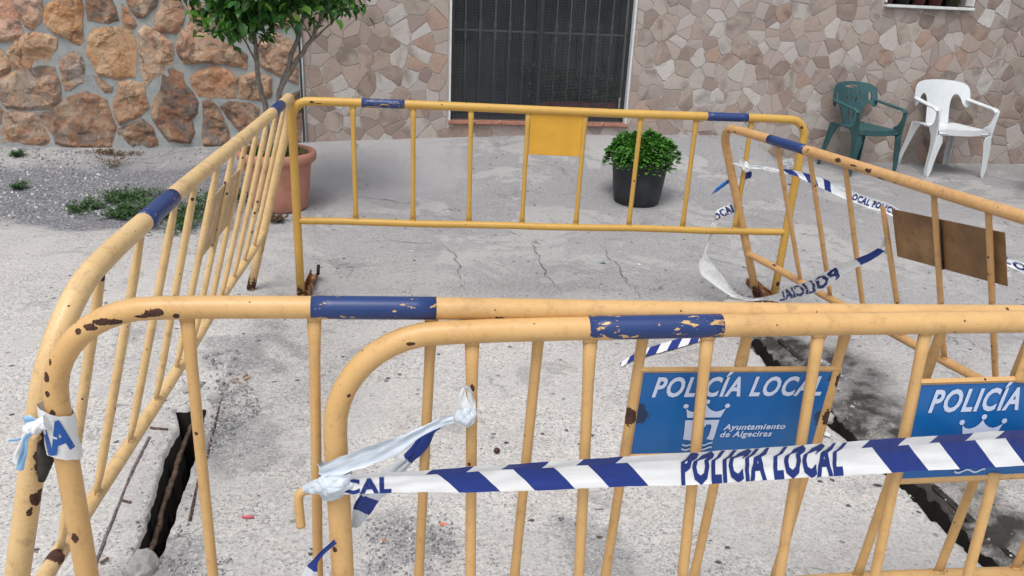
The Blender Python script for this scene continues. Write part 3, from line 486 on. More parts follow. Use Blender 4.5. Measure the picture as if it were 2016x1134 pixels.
t, c, n, n3, q = stone_mat('quarry_sandstone', 1.2, .6, 6)
lay = t.ramp(t.noise(q, 3.2, 5, .6, 1.5), [(.42, 0), (.5, .5), (.58, 0)]); c = t.mix(lay, c, (.36, .14, .05))
blot = t.ramp(t.noise(q, 4.5, 6, .7, .9), [(.56, 0), (.61, .7), (.72, .8)]); c = t.mix(blot, c, (.085, .06, .05)); pal_ = t.ramp(t.noise(q, 6, 5, .65, .6), [(.5, 0), (.64, .42)]); c = t.mix(pal_, c, (.50, .36, .23)); crk = t.ramp(t.noise(q, 2.6, 4, .5, 2.5), [(.485, 0), (.5, .55), (.515, 0)]); c = t.mix(crk, c, (.07, .05, .04))
SAND = t.fin(c, None, t.bump(t.math('ADD', n, t.math('MULTIPLY', n3, .35)), .7, .02))
# the stuff version: colour by island
t = NT('cladding_stone_far', .85, .25); ri = t.n('ShaderNodeNewGeometry').outputs['Random Per Island']
CLADF = t.fin(t.ramp(ri, [(0, (.25, .19, .165)), (.25, (.33, .27, .235)), (.5, (.39, .34, .31)), (.75, (.35, .27, .23)), (1, (.46, .43, .41))]))
def clip_poly(P, nx_, ny_, c_):            # keep nx*x+ny*y <= c
    out = []
    for i in range(len(P)):
        a = P[i]; b = P[(i + 1) % len(P)]; da = nx_ * a[0] + ny_ * a[1] - c_; db = nx_ * b[0] + ny_ * b[1] - c_
        if da <= 0: out.append(a)
        if (da < 0) != (db < 0) and abs(da - db) > 1e-12:
            t_ = da / (da - db); out.append((a[0] + (b[0] - a[0]) * t_, a[1] + (b[1] - a[1]) * t_))
    return out
def area(P): return .5 * sum(P[i][0] * P[(i + 1) % len(P)][1] - P[(i + 1) % len(P)][0] * P[i][1] for i in range(len(P)))
def inset(P, d):
    if area(P) < 0: P = P[::-1]
    Q = P
    for i in range(len(P)):
        a = P[i]; b = P[(i + 1) % len(P)]; dx, dy = b[0] - a[0], b[1] - a[1]; L = math.hypot(dx, dy)
        if L < 1e-6: continue
        nx_, ny_ = dy / L, -dx / L; Q = clip_poly(Q, nx_, ny_, nx_ * a[0] + ny_ * a[1] - d)
        if len(Q) < 3: return []
    return Q
def voronoi(seeds, bounds, rad):
    cells = []
    for i, (x, y) in enumerate(seeds):
        P = [(x - rad, y - rad), (x + rad, y - rad), (x + rad, y + rad), (x - rad, y + rad)]
        for j, (a, b) in enumerate(seeds):
            if i == j or abs(a - x) > 2 * rad or abs(b - y) > 2 * rad: continue
            dx, dy = a - x, b - y; P = clip_poly(P, dx, dy, dx * (a + x) / 2 + dy * (b + y) / 2)
            if len(P) < 3: break
        if len(P) < 3: continue
        s0, s1, z0, z1 = bounds
        for c4 in ((-1, 0, -s0), (1, 0, s1), (0, -1, -z0), (0, 1, z1)):
            P = clip_poly(P, *c4)
            if len(P) < 3: break
        if len(P) >= 3: cells.append(P)
    return cells
def cut_window(P, Wn, m=.012):
    s0, s1, z0, z1 = Wn[0] - m, Wn[1] + m, Wn[2] - m, Wn[3] + m
    if max(p[0] for p in P) <= s0 or min(p[0] for p in P) >= s1 or max(p[1] for p in P) <= z0 or min(p[1] for p in P) >= z1: return P
    best = []
    for c4 in ((1, 0, s0), (-1, 0, -s1), (0, 1, z0), (0, -1, -z1)):
        Q = clip_poly(P, *c4)
        if len(Q) >= 3 and (not best or abs(area(Q)) > abs(area(best))): best = Q
    return best
def rough_outline(P, step, j):
    out = []
    for i in range(len(P)):
        a = P[i]; b = P[(i + 1) % len(P)]; L = math.hypot(b[0] - a[0], b[1] - a[1]); n = max(1, int(L / step))
        for k in range(n):
            t_ = k / n; q = (a[0] + (b[0] - a[0]) * t_, a[1] + (b[1] - a[1]) * t_)
            out.append((q[0] + random.uniform(-j, j), q[1] + random.uniform(-j, j)))
    return out
def slab_vf(P, depth, bev, dome, base=0.003):
    """P in wall (s,z), ccw; returns verts in wall-local coords (y negative = outwards)"""
    n = len(P); cx_ = sum(p[0] for p in P) / n; cz_ = sum(p[1] for p in P) / n; v = []; f = []
    v += [(p[0], base, p[1]) for p in P]
    v += [(p[0], -depth + bev, p[1]) for p in P]
    v += [(p[0] + (cx_ - p[0]) * min(.5, bev / max(.01, math.hypot(p[0] - cx_, p[1] - cz_))), -depth, p[1] + (cz_ - p[1]) * min(.5, bev / max(.01, math.hypot(p[0] - cx_, p[1] - cz_)))) for p in P]
    v.append((cx_, -depth - dome, cz_))
    for i in range(n):
        k = (i + 1) % n
        f += [(i, k, n + k, n + i), (n + i, n + k, 2 * n + k, 2 * n + i), (2 * n + i, 2 * n + k, 3 * n)]
    return v, f
PAL = [(.42, .40, .375), (.38, .345, .31), (.33, .275, .235), (.29, .215, .18), (.235, .155, .125), (.175, .12, .10), (.32, .19, .135), (.30, .225, .195), (.50, .49, .475), (.46, .44, .415), (.27, .235, .215), (.34, .29, .265), (.22, .165, .145), (.30, .25, .225)]
PAL = [tuple((q_ * .72 + m_ * .28) * 1.06 for q_, m_ in zip(p_, (.41, .335, .30))) for p_ in PAL]
seeds = []; dz = .104; row = 0; z = -.02
while z < TOPZ:
    s = -.8 + random.uniform(0, .1)
    while s < 8.2:
        seeds.append((s + random.uniform(-.04, .04), z + random.uniform(-.05, .05))); s += random.choice((.07, .12, .15, .19, .23, .29))
    z += dz; row += 1
cells = []
for P in voronoi(seeds, (-.675, 8.1, -.1, TOPZ), .4):
    for Wn in (W1, W2): P = cut_window(P, Wn) if P else P
    if not P: continue
    Q = inset(P, random.uniform(.001, .004))
    if len(Q) < 3 or area(Q) < .0015: continue
    cells.append(Q)
vis = [Q for Q in cells if -.7 < sum(p[0] for p in Q) / len(Q) < 6.35 and .1 < max(p[1] for p in Q) and sum(p[1] for p in Q) / len(Q) < 1.62]
vis.sort(key=lambda Q: -area(Q)); first = vis[:299]; ids = {id(q) for q in first}; rest = []
for Q in cells:
    big = id(Q) in ids
    if big:
        Qs = []
        for i in range(len(Q)):
            a = Q[i]; c2 = Q[(i + 1) % len(Q)]; e_ = random.uniform(.08, .2); Qs += [(a[0] * (1 - e_) + c2[0] * e_, a[1] * (1 - e_) + c2[1] * e_), (a[0] * e_ + c2[0] * (1 - e_), a[1] * e_ + c2[1] * (1 - e_))]
        Q = Qs
    O = rough_outline(Q, .032 if big else .2, .0062 if big else 0)
    v, f = slab_vf(O, random.uniform(.0035, .007), .0025, random.uniform(-.001, .003))
    if big:
        o = pyobj('cladding_stone', v, f, CLAD, hwall, smooth=False); c = random.choice(PAL); k = random.uniform(.86, 1.08)
        o.color = (c[0] * k, c[1] * k, c[2] * k, 1)
    else: rest.append((v, f))
v, f = join_vf(rest); pyobj('cladding_stones', v, f, CLADF, hwall, smooth=False, kind='stuff')
# stone garden wall of big rocks
swall = thing('rubble_stone_wall', 'garden wall of big orange and brown rubble stones in grey mortar', 'wall', WM)
bm = bmesh.new(); box_bm(bm, (-3.85, .135, 1.4), (6.3, .23, 3.6)); 
bmobj('wall_body', bm, MORTAR, swall)
# mortar skin with gentle relief, bulging between the stones
gx = 150; gzn = 60; mv = []; mf = []
for j in range(gzn + 1):
    for i in range(gx + 1):
        s = -4.6 + (4.6 - .71) * i / gx; z = -.1 + 2.0 * j / gzn
        mv.append((s, -.004 - .012 * (fbm((s * 3, z * 3, 2)) * .5 + .5) - .012 * sstep(.35, .05, z), z))
for j in range(gzn):
    for i in range(gx): a = j * (gx + 1) + i; mf.append((a, a + 1, a + gx + 2, a + gx + 1))
pyobj('mortar_face', mv, mf, MORTAR, swall)
SCOL = [(.50, .27, .2), (.52, .33, .24), (.46, .24, .10), (.47, .29, .16), (.40, .26, .15), (.17, .13, .11), (.36, .2, .12), (.2, .15, .12), (.28, .16, .11), (.47, .28, .13), (.46, .32, .22), (.27, .21, .185), (.25, .19, .15), (.26, .19, .14),
        (.38, .2, .10), (.13, .1, .09), (.37, .22, .14), (.38, .19, .095), (.36, .24, .15), (.22, .16, .12), (.24, .16, .12), (.30, .2, .14), (.24, .17, .14), (.17, .125, .1), (.17, .105, .085), (.40, .28, .2), (.3, .2, .15), (.16, .12, .1), (.3, .22, .17), (.3, .22, .17), (.22, .19, .17), (.3, .2, .14)]
def rock_obj(P, color, hgt):
    if area(P) < 0: P = P[::-1]
    O = rough_outline(P, .035, .005); n = len(O); sd_ = random.uniform(0, 90); O2 = O + [O[0]]
    x0 = min(p[0] for p in O); x1 = max(p[0] for p in O); z0 = min(p[1] for p in O); z1 = max(p[1] for p in O); st = max(.022, (x1 - x0) / 16)
    pts = [Vector(p) for p in O]; x = x0; r_ = 0
    while x < x1:
        z = z0 + (.5 * st if r_ % 2 else 0)
        while z < z1:
            q = (x + random.uniform(-.36, .36) * st, z + random.uniform(-.36, .36) * st); z += st
            if inpoly(q[0], q[1], O) and polydist(q[0], q[1], O) > st * .45: pts.append(Vector(q))
        x += st; r_ += 1
    V2, _e, F2, *_ = delaunay_2d_cdt(pts, [], [list(range(n))], 1, 1e-5)
    cx_ = (x0 + x1) / 2; cz_ = (z0 + z1) / 2; tilt = (random.uniform(-.10, .10), random.uniform(-.10, .10)); v = []; 
    for p in V2:
        d = polydist(p.x, p.y, O); h = 0 if d < 1e-4 else .55 + .45 * sstep(0, .035, d)
        b_ = hgt + .016 * fbm((p.x * 9 + sd_, p.y * 9, 1)) + 0.018 * abs(noise.noise(Vector((p.x * 4.5, p.y * 4.5, sd_)))) + .010 * (1 if noise.noise(Vector((p.x * 5 + 9, p.y * 6, sd_))) > .08 else 0) + (p.x - cx_) * tilt[0] + (p.y - cz_) * tilt[1] + random.uniform(-.0015, .0015)
        v.append((p.x, -.002 - max(h * b_, .012), p.y))
    k0 = len(v); f = [tuple(q) for q in F2]
    edge = [min(range(len(V2)), key=lambda i_: (V2[i_] - Vector(p)).length_squared) for p in O]
    v += [(V2[i_].x, .012, V2[i_].y) for i_ in edge]
    for i_ in range(n): k = (i_ + 1) % n; f.append((edge[i_], k0 + i_, k0 + k, edge[k]))
    bm = bmesh.new(); vv = [bm.verts.new(p) for p in v]
    for q in f:
        if len(set(q)) >= 3:
            try: bm.faces.new([vv[a_] for a_ in q])
            except ValueError: pass
    o = bmobj('stone', bm, SAND, swall); o.color = tuple(min(.62, (q_ * .86 + m_ * .14) * (.62 if sum(color) < .55 else 1.0)) for q_, m_ in zip(color, (.40, .33, .28))) + (1,); return o
for P, c in zip(BIG_STONES, SCOL):
    P = [(s, max(z, .05)) for s, z in P]; Pc = []
    for i, p in enumerate(P):            # soften corners once
        a = P[i - 1]; b = P[(i + 1) % len(P)]
        Pc.append((p[0] * .94 + (a[0] + b[0]) * .03, p[1] * .94 + (a[1] + b[1]) * .03))
    cs = sum(p[0] for p in Pc) / len(Pc); cz_ = sum(p[1] for p in Pc) / len(Pc)
    rock_obj([(cs + (p[0] - cs) * 1.07, cz_ + (p[1] - cz_) * 1.07) for p in Pc], c, random.uniform(.016, .027))
seeds = [(-6.9 + .34 * i + random.uniform(-.09, .09), .1 + .3 * j + random.uniform(-.07, .07)) for i in range(19) for j in range(10)]
for P in voronoi(seeds, (-6.9, -.73, 0, 3.0), .6):
    Q = inset(P, .03)
    if len(Q) < 3 or area(Q) < .02: continue
    cs = sum(p[0] for p in Q) / len(Q); cz_ = sum(p[1] for p in Q) / len(Q)
    if cs > -3.05 and min(p[1] for p in Q) < 1.42: 
        if max(p[1] for p in Q) < 1.5: continue
        Q = clip_poly(Q, 0, -1, -1.43 if cs < -.6 else 0)
        if len(Q) < 3 or abs(area(Q)) < .015: continue
    elif cs > -3.25 and cz_ < 1.43: continue
    rock_obj(Q, random.choice(SCOL[2:]), .03)
# corner strip and cable
WHITE = simple('white_paint', (.62, .63, .62), .5, .1, 30); PVC = simple('grey_pvc', (.42, .43, .43), .5, .12, 30)
v, f = sweep([wp(-.683, .1, .018), wp(-.684, .8, .02), wp(-.683, 1.5, .018), wp(-.684, 2.6, .018)], .0085, 8)
cab = tag(pyobj('cable_conduit', v, f, PVC), 'thin pale conduit running down the joint between the two walls', 'conduit')
bm = bmesh.new(); box_bm(bm, wp(-.70, 1.10, .025), (.045, .04, .05), bev=.006)
tag(bmobj('cable_clip', bm, simple('black_plastic', (.03, .03, .04), .5), cab))
# ---------------------------------------------------------------- barred window
win = thing('barred_window', 'dark barred window with insect mesh and white jambs in the clad wall', 'window', WM)
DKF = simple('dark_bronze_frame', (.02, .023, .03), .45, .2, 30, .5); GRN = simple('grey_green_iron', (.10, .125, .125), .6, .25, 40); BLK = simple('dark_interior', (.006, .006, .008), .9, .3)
bm = bmesh.new(); box_bm(bm, (W1[0] + .009, .05, (W1[2] + W1[3]) / 2), (.016, .13, W1[3] - W1[2])); bmobj('jamb', bm, WHITE, win)
bm = bmesh.new(); box_bm(bm, (W1[1] - .009, .05, (W1[2] + W1[3]) / 2), (.016, .13, W1[3] - W1[2])); bmobj('jamb', bm, WHITE, win)
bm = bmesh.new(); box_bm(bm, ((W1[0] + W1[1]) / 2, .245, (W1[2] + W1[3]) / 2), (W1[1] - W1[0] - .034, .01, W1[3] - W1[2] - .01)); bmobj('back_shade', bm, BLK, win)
GL = NT('window_glass', .06, .5); GL = GL.fin((.012, .015, .02)); 
for a, b, y in ((.575, 1.385, .20), (1.355, 2.165, .225)):
    bm = bmesh.new(); cxs = (a + b) / 2
    for q, s in (((a + .02, y, 1.33), (.04, .02, 1.82)), ((b - .02, y, 1.33), (.04, .02, 1.82)), ((cxs, y, .445), (b - a - .081, .02, .05)), ((cxs, y, 2.21), (b - a - .081, .02, .05))): box_bm(bm, q, s, bev=.003)
    fr = bmobj('sash', bm, DKF, win)
    bm = bmesh.new(); box_bm(bm, (cxs, y + .002, 1.33), (b - a - .08, .006, 1.72)); bmobj('pane', bm, GL, fr)
BAR_S = (.70, .83, .96, 1.09, 1.215, 1.505, 1.63, 1.755, 1.882, 2.01)
for s in BAR_S:
    pts = [(s, .10, .42), (s, .10, 1.05), (s, .10, 1.09), (s, .10, 1.10), (s, .10, 1.125), (s, .10, 1.14), (s, .10, 1.15), (s, .10, 1.19), (s, .10, 1.20), (s, .10, 1.215), (s, .10, 1.235), (s, .10, 1.25), (s, .10, 1.26), (s, .10, 2.24)]
    rr = [.006, .006, .007, .012, .013, .008, .012, .012, .009, .014, .014, .009, .007, .006]
    v, f = sweep(pts, rr, 8); pyobj('bar', v, f, GRN, win)
for z in (.50, 1.172, 1.95):
    bm = bmesh.new(); box_bm(bm, (1.37, .10, z), (1.59, .006, .014)); bmobj('cross_bar', bm, GRN, win)
bm = bmesh.new()
for s, w_ in ((.585, .025), (1.36, .035), (2.155, .025)): box_bm(bm, (s, .055, 1.325), (w_, .02, 1.82), bev=.002)
for z in (.43, 2.225): box_bm(bm, (.9725, .055, z), (.735, .02, .03)); box_bm(bm, (1.76, .055, z), (.755, .02, .03))
bmobj('screen_frame', bm, DKF, win)
MESHM = simple('insect_mesh', (.07, .075, .08), .7, .2, 6)
bm = bmesh.new()
s = .60
while s < 2.14:
    box_bm(bm, (s, .053, 1.325), (.0022, .001, 1.76)); s += .0125
z = .45
while z < 2.2:
    box_bm(bm, (1.37, .0515, z), (1.55, .001, .0022)); z += .0125
bmobj('insect_screen', bm, MESHM, win, kind='stuff')
# terracotta sill tiles and threshold
TILE = simple('terracotta_tile', (.36, .17, .12), .55, .2, 25, .35, .2)
s = W1[0] - .005; tw = (W1[1] - W1[0] + .02) / 7
for i in range(7):
    bm = bmesh.new(); box_bm(bm, (s + tw * (i + .5), .02, W1[2] - .014), (tw - .004, .12, .03), bev=.008); bmobj('sill_tile', bm, TILE, win)
# planter inside the grille
RED = simple('dark_red_plastic', (.13, .035, .03), .5, .2, 20)
def leafshape(c, d, up, L, W, curl=.15):
    d = Vector(d).normalized(); s = d.cross(Vector(up)).normalized(); n = s.cross(d)
    c = Vector(c); P = [c, c + d * L * .35 + s * W * .5 + n * L * curl * .3, c + d * L * .35 - s * W * .5 + n * L * curl * .3, c + d * L * .72 + s * W * .38 + n * L * curl * .2, c + d * L * .72 - s * W * .38 + n * L * curl * .2, c + d * L - n * L * curl * .6, c + d * L * .35, c + d * L * .72 - n * L * .02]
    F = [(0, 1, 6), (0, 6, 2), (1, 3, 7, 6), (6, 7, 4, 2), (3, 5, 7), (7, 5, 4)]
    return P, F
def leafmat(name, cols, rough=.45):
    t = NT(name, rough, .4); g = t.n('ShaderNodeNewGeometry'); oi = t.n('ShaderNodeObjectInfo').outputs['Random']
    r = t.math('FRACT', t.math('ADD', g.outputs['Random Per Island'], oi)); c = t.ramp(r, cols)
    c = t.mix(t.math('MULTIPLY', t.noise(g.outputs['Position'], 60, 3), .35), c, tuple(a * .5 for a in cols[0][1]))
    t.b.inputs['Subsurface Weight'].default_value = 0
    tr = t.n('ShaderNodeBsdfTranslucent'); t.l(c, tr.inputs[0]); ms = t.n('ShaderNodeMixShader'); ms.inputs[0].default_value = .25
    t.fin(c); t.l(t.b.outputs[0], ms.inputs[1]); t.l(tr.outputs[0], ms.inputs[2]); t.l(ms.outputs[0], t.o.inputs[0]); return t.m
LEAFD = leafmat('dark_indoor_leaf', [(0, (.02, .07, .02)), (1, (.07, .16, .05))])
pb = thing('window_planter', 'dark red trough planter with leafy plants behind the window bars', 'planter', WM)
bm = bmesh.new(); vv = box_bm(bm, (1.74, .155, .50), (.76, .075, .15), bev=.008); bmobj('trough', bm, RED, pb)
pp = []
for k in range(420):
    s = random.uniform(1.25, 2.13); z = .57 + random.random() ** 1.6 * .30; d = Vector((random.uniform(-1, 1), random.uniform(-1, .2), random.uniform(-.3, 1)))
    pp.append(leafshape((s, random.uniform(.125, .175), z), d, (0, 0, 1) if abs(d.z) < .9 else (0, 1, 0), .05, .028))
v, f = join_vf(pp); pyobj('foliage', v, f, LEAFD, pb, kind='stuff')
# small window upper right
w2 = thing('small_white_window', 'small white framed window high above the white plastic chair', 'window', WM)
bm = bmesh.new()
box_bm(bm, ((W2[0] + W2[1]) / 2, .0, W2[2] + .012), (W2[1] - W2[0] - .002, .10, .026), bev=.004); bmobj('sill', bm, WHITE, w2)
for s in (W2[0] + .008, W2[1] - .008):
    bm = bmesh.new(); box_bm(bm, (s, .03, 2.02), (.015, .1, .94)); bmobj('jamb', bm, WHITE, w2)
bm = bmesh.new(); box_bm(bm, ((W2[0] + W2[1]) / 2, .24, 2.0), (W2[1] - W2[0] - .03, .01, .96)); bmobj('back_shade', bm, BLK, w2)
POTM = simple('dark_red_pot', (.10, .03, .025), .6, .3, 20); POTB = simple('black_pot', (.015, .015, .018), .5, .2, 20)
def lathe(prof, n=20, c=(0, 0, 0), jag=0):
    vs_ = []; fs_ = []
    for r, z in prof:
        for k in range(n): a = 2 * math.pi * k / n; vs_.append((c[0] + r * math.cos(a), c[1] + r * math.sin(a), c[2] + z))
    for i in range(len(prof) - 1):
        for k in range(n): a = i * n + k; b = i * n + (k + 1) % n; fs_.append((a, b, b + n, a + n))
    return vs_, fs_
lab = ['dark red pot at the left end inside the small upper window', 'black pot between two red pots inside the small upper window', 'dark red pot in the middle of the small upper window', 'dark red pot right of centre in the small upper window', 'murky green pot at the right end of the small upper window']
for i, s in enumerate((4.62, 4.79, 4.95, 5.12, 5.30)):
    v, f = lathe([(.0, 0), (.05, 0), (.075, .14), (.082, .14), (.082, .17), (.074, .17), (.07, .14), (0, .13)], 18)
    p = thing('small_pot', lab[i], 'plant pot', WM @ Matrix.Translation((s, .13, W2[2] + .026)))
    pyobj('pot', v, f, [POTM, POTB, POTM, POTM, simple('murky_green', (.03, .04, .02))][i], p)
    pp = [leafshape((random.uniform(-.06, .06), random.uniform(-.05, .05), .15), (random.uniform(-1, 1), random.uniform(-1, 1), 1.5), (1, 0, 0), .1, .03) for _ in range(30)]
    v, f = join_vf(pp); pyobj('foliage', v, f, LEAFD, p, kind='stuff')
# ---------------------------------------------------------------- barriers
def pose(P):
    o, u, n, v = [Vector(a) for a in P]
    return Matrix(((u.x, n.x, v.x, o.x), (u.y, n.y, v.y, o.y), (u.z, n.z, v.z, o.z), (0, 0, 0, 1)))
def floor_v(P, u):          # local v at which a post over u meets the ground
    o, U, N, V = [Vector(a) for a in P]; b = o + U * u; return (gz(b.x, b.y) - b.z) / V.z
PANELY = {}
def barrier(P, label, col, L, h, zr, rad, bars, blues, r=.021, rb=.0105, chips=(), feet=True, chip_amt=.02, scuff=.75, bthr=.56, flare=True, group='yellow crowd barriers around the broken drain'):
    M = pose(P); t = thing('crowd_barrier', label, 'barrier', M, group)
    pm = paint('barrier_paint', t, col, chips, chip_amt, scuff); bp_ = bluepaint('blue_band_paint', t, col, h, bthr)
    fl0 = floor_v(P, 0) + .004; fl1 = floor_v(P, L) + .004
    path = [(0, 0, fl0), (0, 0, .25), (0, 0, .5), (0, 0, h - rad - .01)]
    for k in range(0, 11):
        a = math.pi / 2 * k / 10; path.append((rad - rad * math.cos(a), 0, h - rad + rad * math.sin(a)))
    n = 24
    for k in range(1, n): 
        u = rad + (L - 2 * rad) * k / n; path.append((u, .004 * math.sin(u * 2.1), h + .002 * math.sin(u * 3.3)))
    for k in range(0, 11):
        a = math.pi / 2 * k / 10; path.append((L - rad + rad * math.sin(a), 0, h - rad + rad * math.cos(a)))
    path += [(L, 0, h - rad - .01), (L, 0, .5), (L, 0, .25), (L, 0, fl1)]
    v, f = sweep(path, r, 20, up=(0, 1, 0)); pyobj('tube_frame', v, f, pm, t)
    v, f = sweep([(r * .6, 0, zr)] + [(L * k / 12, .003 * math.sin(k), zr + .002 * math.sin(k * 1.7)) for k in range(1, 12)] + [(L - r * .6, 0, zr)], r * .86, 14, up=(0, 1, 0), caps=False); pyobj('lower_rail', v, f, pm, t)
    for a, b in blues:
        pts = [(a + (b - a) * k / 6, .004 * math.sin((a + (b - a) * k / 6) * 2.1), h + .002 * math.sin((a + (b - a) * k / 6) * 3.3)) for k in range(7)]
        v, f = sweep(pts, r + .0007, 24, up=(0, 1, 0), caps=True); pyobj('blue_band', v, f, bp_, t)
    for bdef in bars:
        ut, ub = bdef[0], bdef[1]; vt = bdef[2] if len(bdef) > 2 else h - r * .6; vb = bdef[3] if len(bdef) > 3 else zr + r * .5; bow = bdef[4] if len(bdef) > 4 else 0
        pts = []; fl = []; N = 14
        for k in range(N + 1):
            q = k / N; z = vt + (vb - vt) * q; uu = ut + (ub - ut) * (h - z) / (h - zr) + bow * math.sin(math.pi * q)
            e = min(q, 1 - q) * abs(vt - vb) 
            w_ = 1.0 + (.32 * sstep(.07, .02, e) if flare else 0); d_ = 1.0 - (.5 * sstep(.07, .01, e) if flare else 0)
            pts.append((uu, 0, z)); fl.append((d_, w_))
        v, f = sweep(pts, rb, 10, up=(0, 1, 0), flat=fl); pyobj('bar', v, f, pm, t)
        for zz, uu in ((vt, pts[0][0]), (vb, pts[-1][0])):      # weld bead
            if zz > h - .05 or zz < zr + .05:
                v, f = sweep([(uu - .012, 0, zz - .004 * (1 if zz > .6 else -1)), (uu + .012, 0, zz - .004 * (1 if zz > .6 else -1))], .009, 8); pyobj('weld', v, f, pm, t)
    return t, pm
YEL = (.60, .37, .147); YELK = (.53, .315, .065)
bars_A = [(.242, .242), (.451, .458), (.666, .669), (.877, .872), (1.086, 1.081), (1.306, 1.291, 1.02, .905), (1.302, 1.291, .703, .33), (1.51, 1.505), (1.72, 1.715), (1.93, 1.925), (2.14, 2.135), (2.35, 2.345)]
chA = [(-.011, .614, .006, 1, -.02), (.03, .926, .004, 1), (.136, 1.021, .005, 1.4), (.063, 1.01, .003, 1), (.0, .49, .006, 1), (.02, .66, .004, 1), (.242, .76, .003, 1, -.01), (.242, .93, .005, .8, -.01)]
bA, mA = barrier(POSE_A, 'nearest cream yellow barrier crossed by the long blue and white tape', YEL, 2.584, 1.0315, .32, .185, bars_A, [(.447, .690), (1.894, 2.137)], bthr=.535, chips=chA)
bars_B = [(.238, .241), (.458, .451), (.671, .663), (.877, .874), (1.085, 1.083), (1.302, 1.295, 1.02, .905), (1.302, 1.295, .70, .33), (1.515, 1.498), (1.73, 1.711), (1.945, 1.926), (2.155, 2.14), (2.36, 2.34)]
chB = [(.112, 1.013, .013, 1.8, -.019), (.084, 1.004, .008, 1.2, -.019), (.189, 1.031, .012, 1.4, -.02), (.168, 1.024, .006, 2, -.02), (-.004, .902, .008, .8, -.02), (.006, .938, .007, .6, -.02), (.012, .96, .006, .6, -.02), (-.006, .871, .006, .8, -.02), (-.002, .83, .006, .8, -.02), (.225, 1.024, .006, 1, -.02), (.24, 1.018, .004, 1, -.02), (-.002, .55, .009, .8, -.02), (.794, 1.022, .009, 1.7, -.02), (.83, 1.016, .006, 2.2, -.02), (.062, .995, .006, 1, -.02), (1.080, .80, .017, .8, -.008), (1.522, .878, .014, .8, -.008), (1.516, .79, .015, .8, -.008)]
bB, mB = barrier(POSE_B, 'second nearest cream barrier with a chipped left corner and blue police sign', YEL, 2.584, 1.0315, .32, .185, bars_B, [(.453, .678), (1.9, 2.13)], bthr=.585, chips=chB)
bars_L = [(.21, .228), (.437, .431), (.69, .665), (.866, .89), (1.12, 1.095), (1.33, 1.30), (1.53, 1.50), (1.725, 1.71), (1.93, 1.92), (2.135, 2.13), (2.34, 2.34)]
chL = [(.303, 1.024, .012, 1.2, .0), (.216, 1.0, .015, 1.5, -.0), (.17, .985, .010, 1.5, .0), (.127, .962, .008, 1, .0), (-.01, .79, .022, .7, -.02), (-.01, .74, .02, .6, -.02), (-.01, .655, .014, .8, -.02), (-.02, .63, .011, .6, -.02), (.20, .337, .02, 1.2, 0), (2.584, .045, .035, .7, 0), (.5, 1.01, .006, 2, 0), (.9, 1.012, .006, 2, 0)]
bL, mL = barrier(POSE_L, 'long leaning barrier on the left running from the camera back to the corner', (.67, .465, .22), 2.584, 1.0315, .325, .185, bars_L, [(.452, .661), (1.985, 2.18)], bthr=.60, chips=chL, chip_amt=.14, scuff=1.1)
bars_K = [(.2815, .285), (.563, .565), (.836, .843), (1.110, 1.110), (1.387, 1.386), (1.662, 1.660), (1.938, 1.943), (2.219, 2.222)]
chK = [(.10, .985, .008, 1.6, -.02), (.13, .98, .006, 2.5, -.02), (0, .03, .03, .6, 0), (2.5, .12, .012, .8, -.02), (2.47, .95, .008, 1, -.02), (.295, .955, .003, .5, -.01)]
bK, mK = barrier(POSE_K, 'farthest golden yellow barrier standing parallel to the window', YELK, 2.5, .986, .404, .085, bars_K, [(.323, .523), (1.988, 2.193)], r=.0205, rb=.0115, chips=chK, scuff=.35)
bars_R = [(.46, .456), (.69, .677), (.913, .899, .98, .28, .0), (1.095, 1.124, .85, .28), (1.365, 1.343), (1.589, 1.577), (1.815, 1.81), (2.045, 2.04)]
chR = [(.89, 1.0, .012, 1.6, -.015), (.98, .997, .008, 2.5, -.015), (1.064, .994, .012, 1.6, -.015), (1.125, .978, .010, 2.2, -.015), (1.0, .984, .006, 3.5, -.02), (.09, .98, .008, 1.3, -.015), (.15, .99, .008, 1.6, -.015), (.01, .034, .028, .5, 0), (.007, .253, .012, 1, 0), (.244, .288, .008, 2, 0), (1.2, .98, .006, 2, -.02), (1.6, .97, .005, 1, -.02)]
bR, mR = barrier(POSE_R, 'leaning barrier on the right with a broken bar and brown back panel', (.56, .325, .13), 2.5, .988, .268, .11, bars_R, [(.405, .665), (1.85, 2.1)], bthr=.64, r=.0205, rb=.0105, chips=chR, chip_amt=.16, scuff=1.15)
# panels
def panel_part(parent, name, quad, y, th, m, bev=.003):
    bm = bmesh.new(); v_ = [bm.verts.new((u, y, z)) for u, z in quad]; fce = bm.faces.new(v_)
    r_ = bmesh.ops.extrude_face_region(bm, geom=[fce])
    for e in r_['geom']:
        if isinstance(e, bmesh.types.BMVert): e.co.y += th
    bmesh.ops.bevel(bm, geom=list(bm.edges), offset=bev, segments=1, affect='EDGES')
    return bmobj(name, bm, m, parent)
panel_part(bK, 'sign_plate', [(1.122, .77), (1.376, .768), (1.376, .972), (1.122, .972)], -.004, .006, simple('ochre_panel', (.62, .33, .04), .5, .08, 12), .0015)
def brownpanel():
    t = NT('brown_bare_panel', .5, .35); p = t.objc(bR); n = t.noise(p, 5, 5, .6, .5); n2 = t.noise(p, 30, 5, .7)
    c = t.ramp(n, [(.3, (.13, .065, .03)), (.55, (.24, .135, .055)), (.75, (.36, .215, .09))]); c = t.mix(t.ramp(n2, [(.55, 0), (.72, .45)]), c, (.07, .04, .025)); return t.fin(c, .5)
panel_part(bR, 'sign_plate', [(1.124, .636), (1.628, .70), (1.628, .897), (1.124, .839)], .018, .004, brownpanel(), .0015)
v, f = sweep([(1.365, .013, .86), (1.36, .013, .67)], .006, 6); pyobj('panel_strip', v, f, RUSTD, bR)
tanp = simple('tan_panel', (.50, .34, .18), .6, .2, 20)
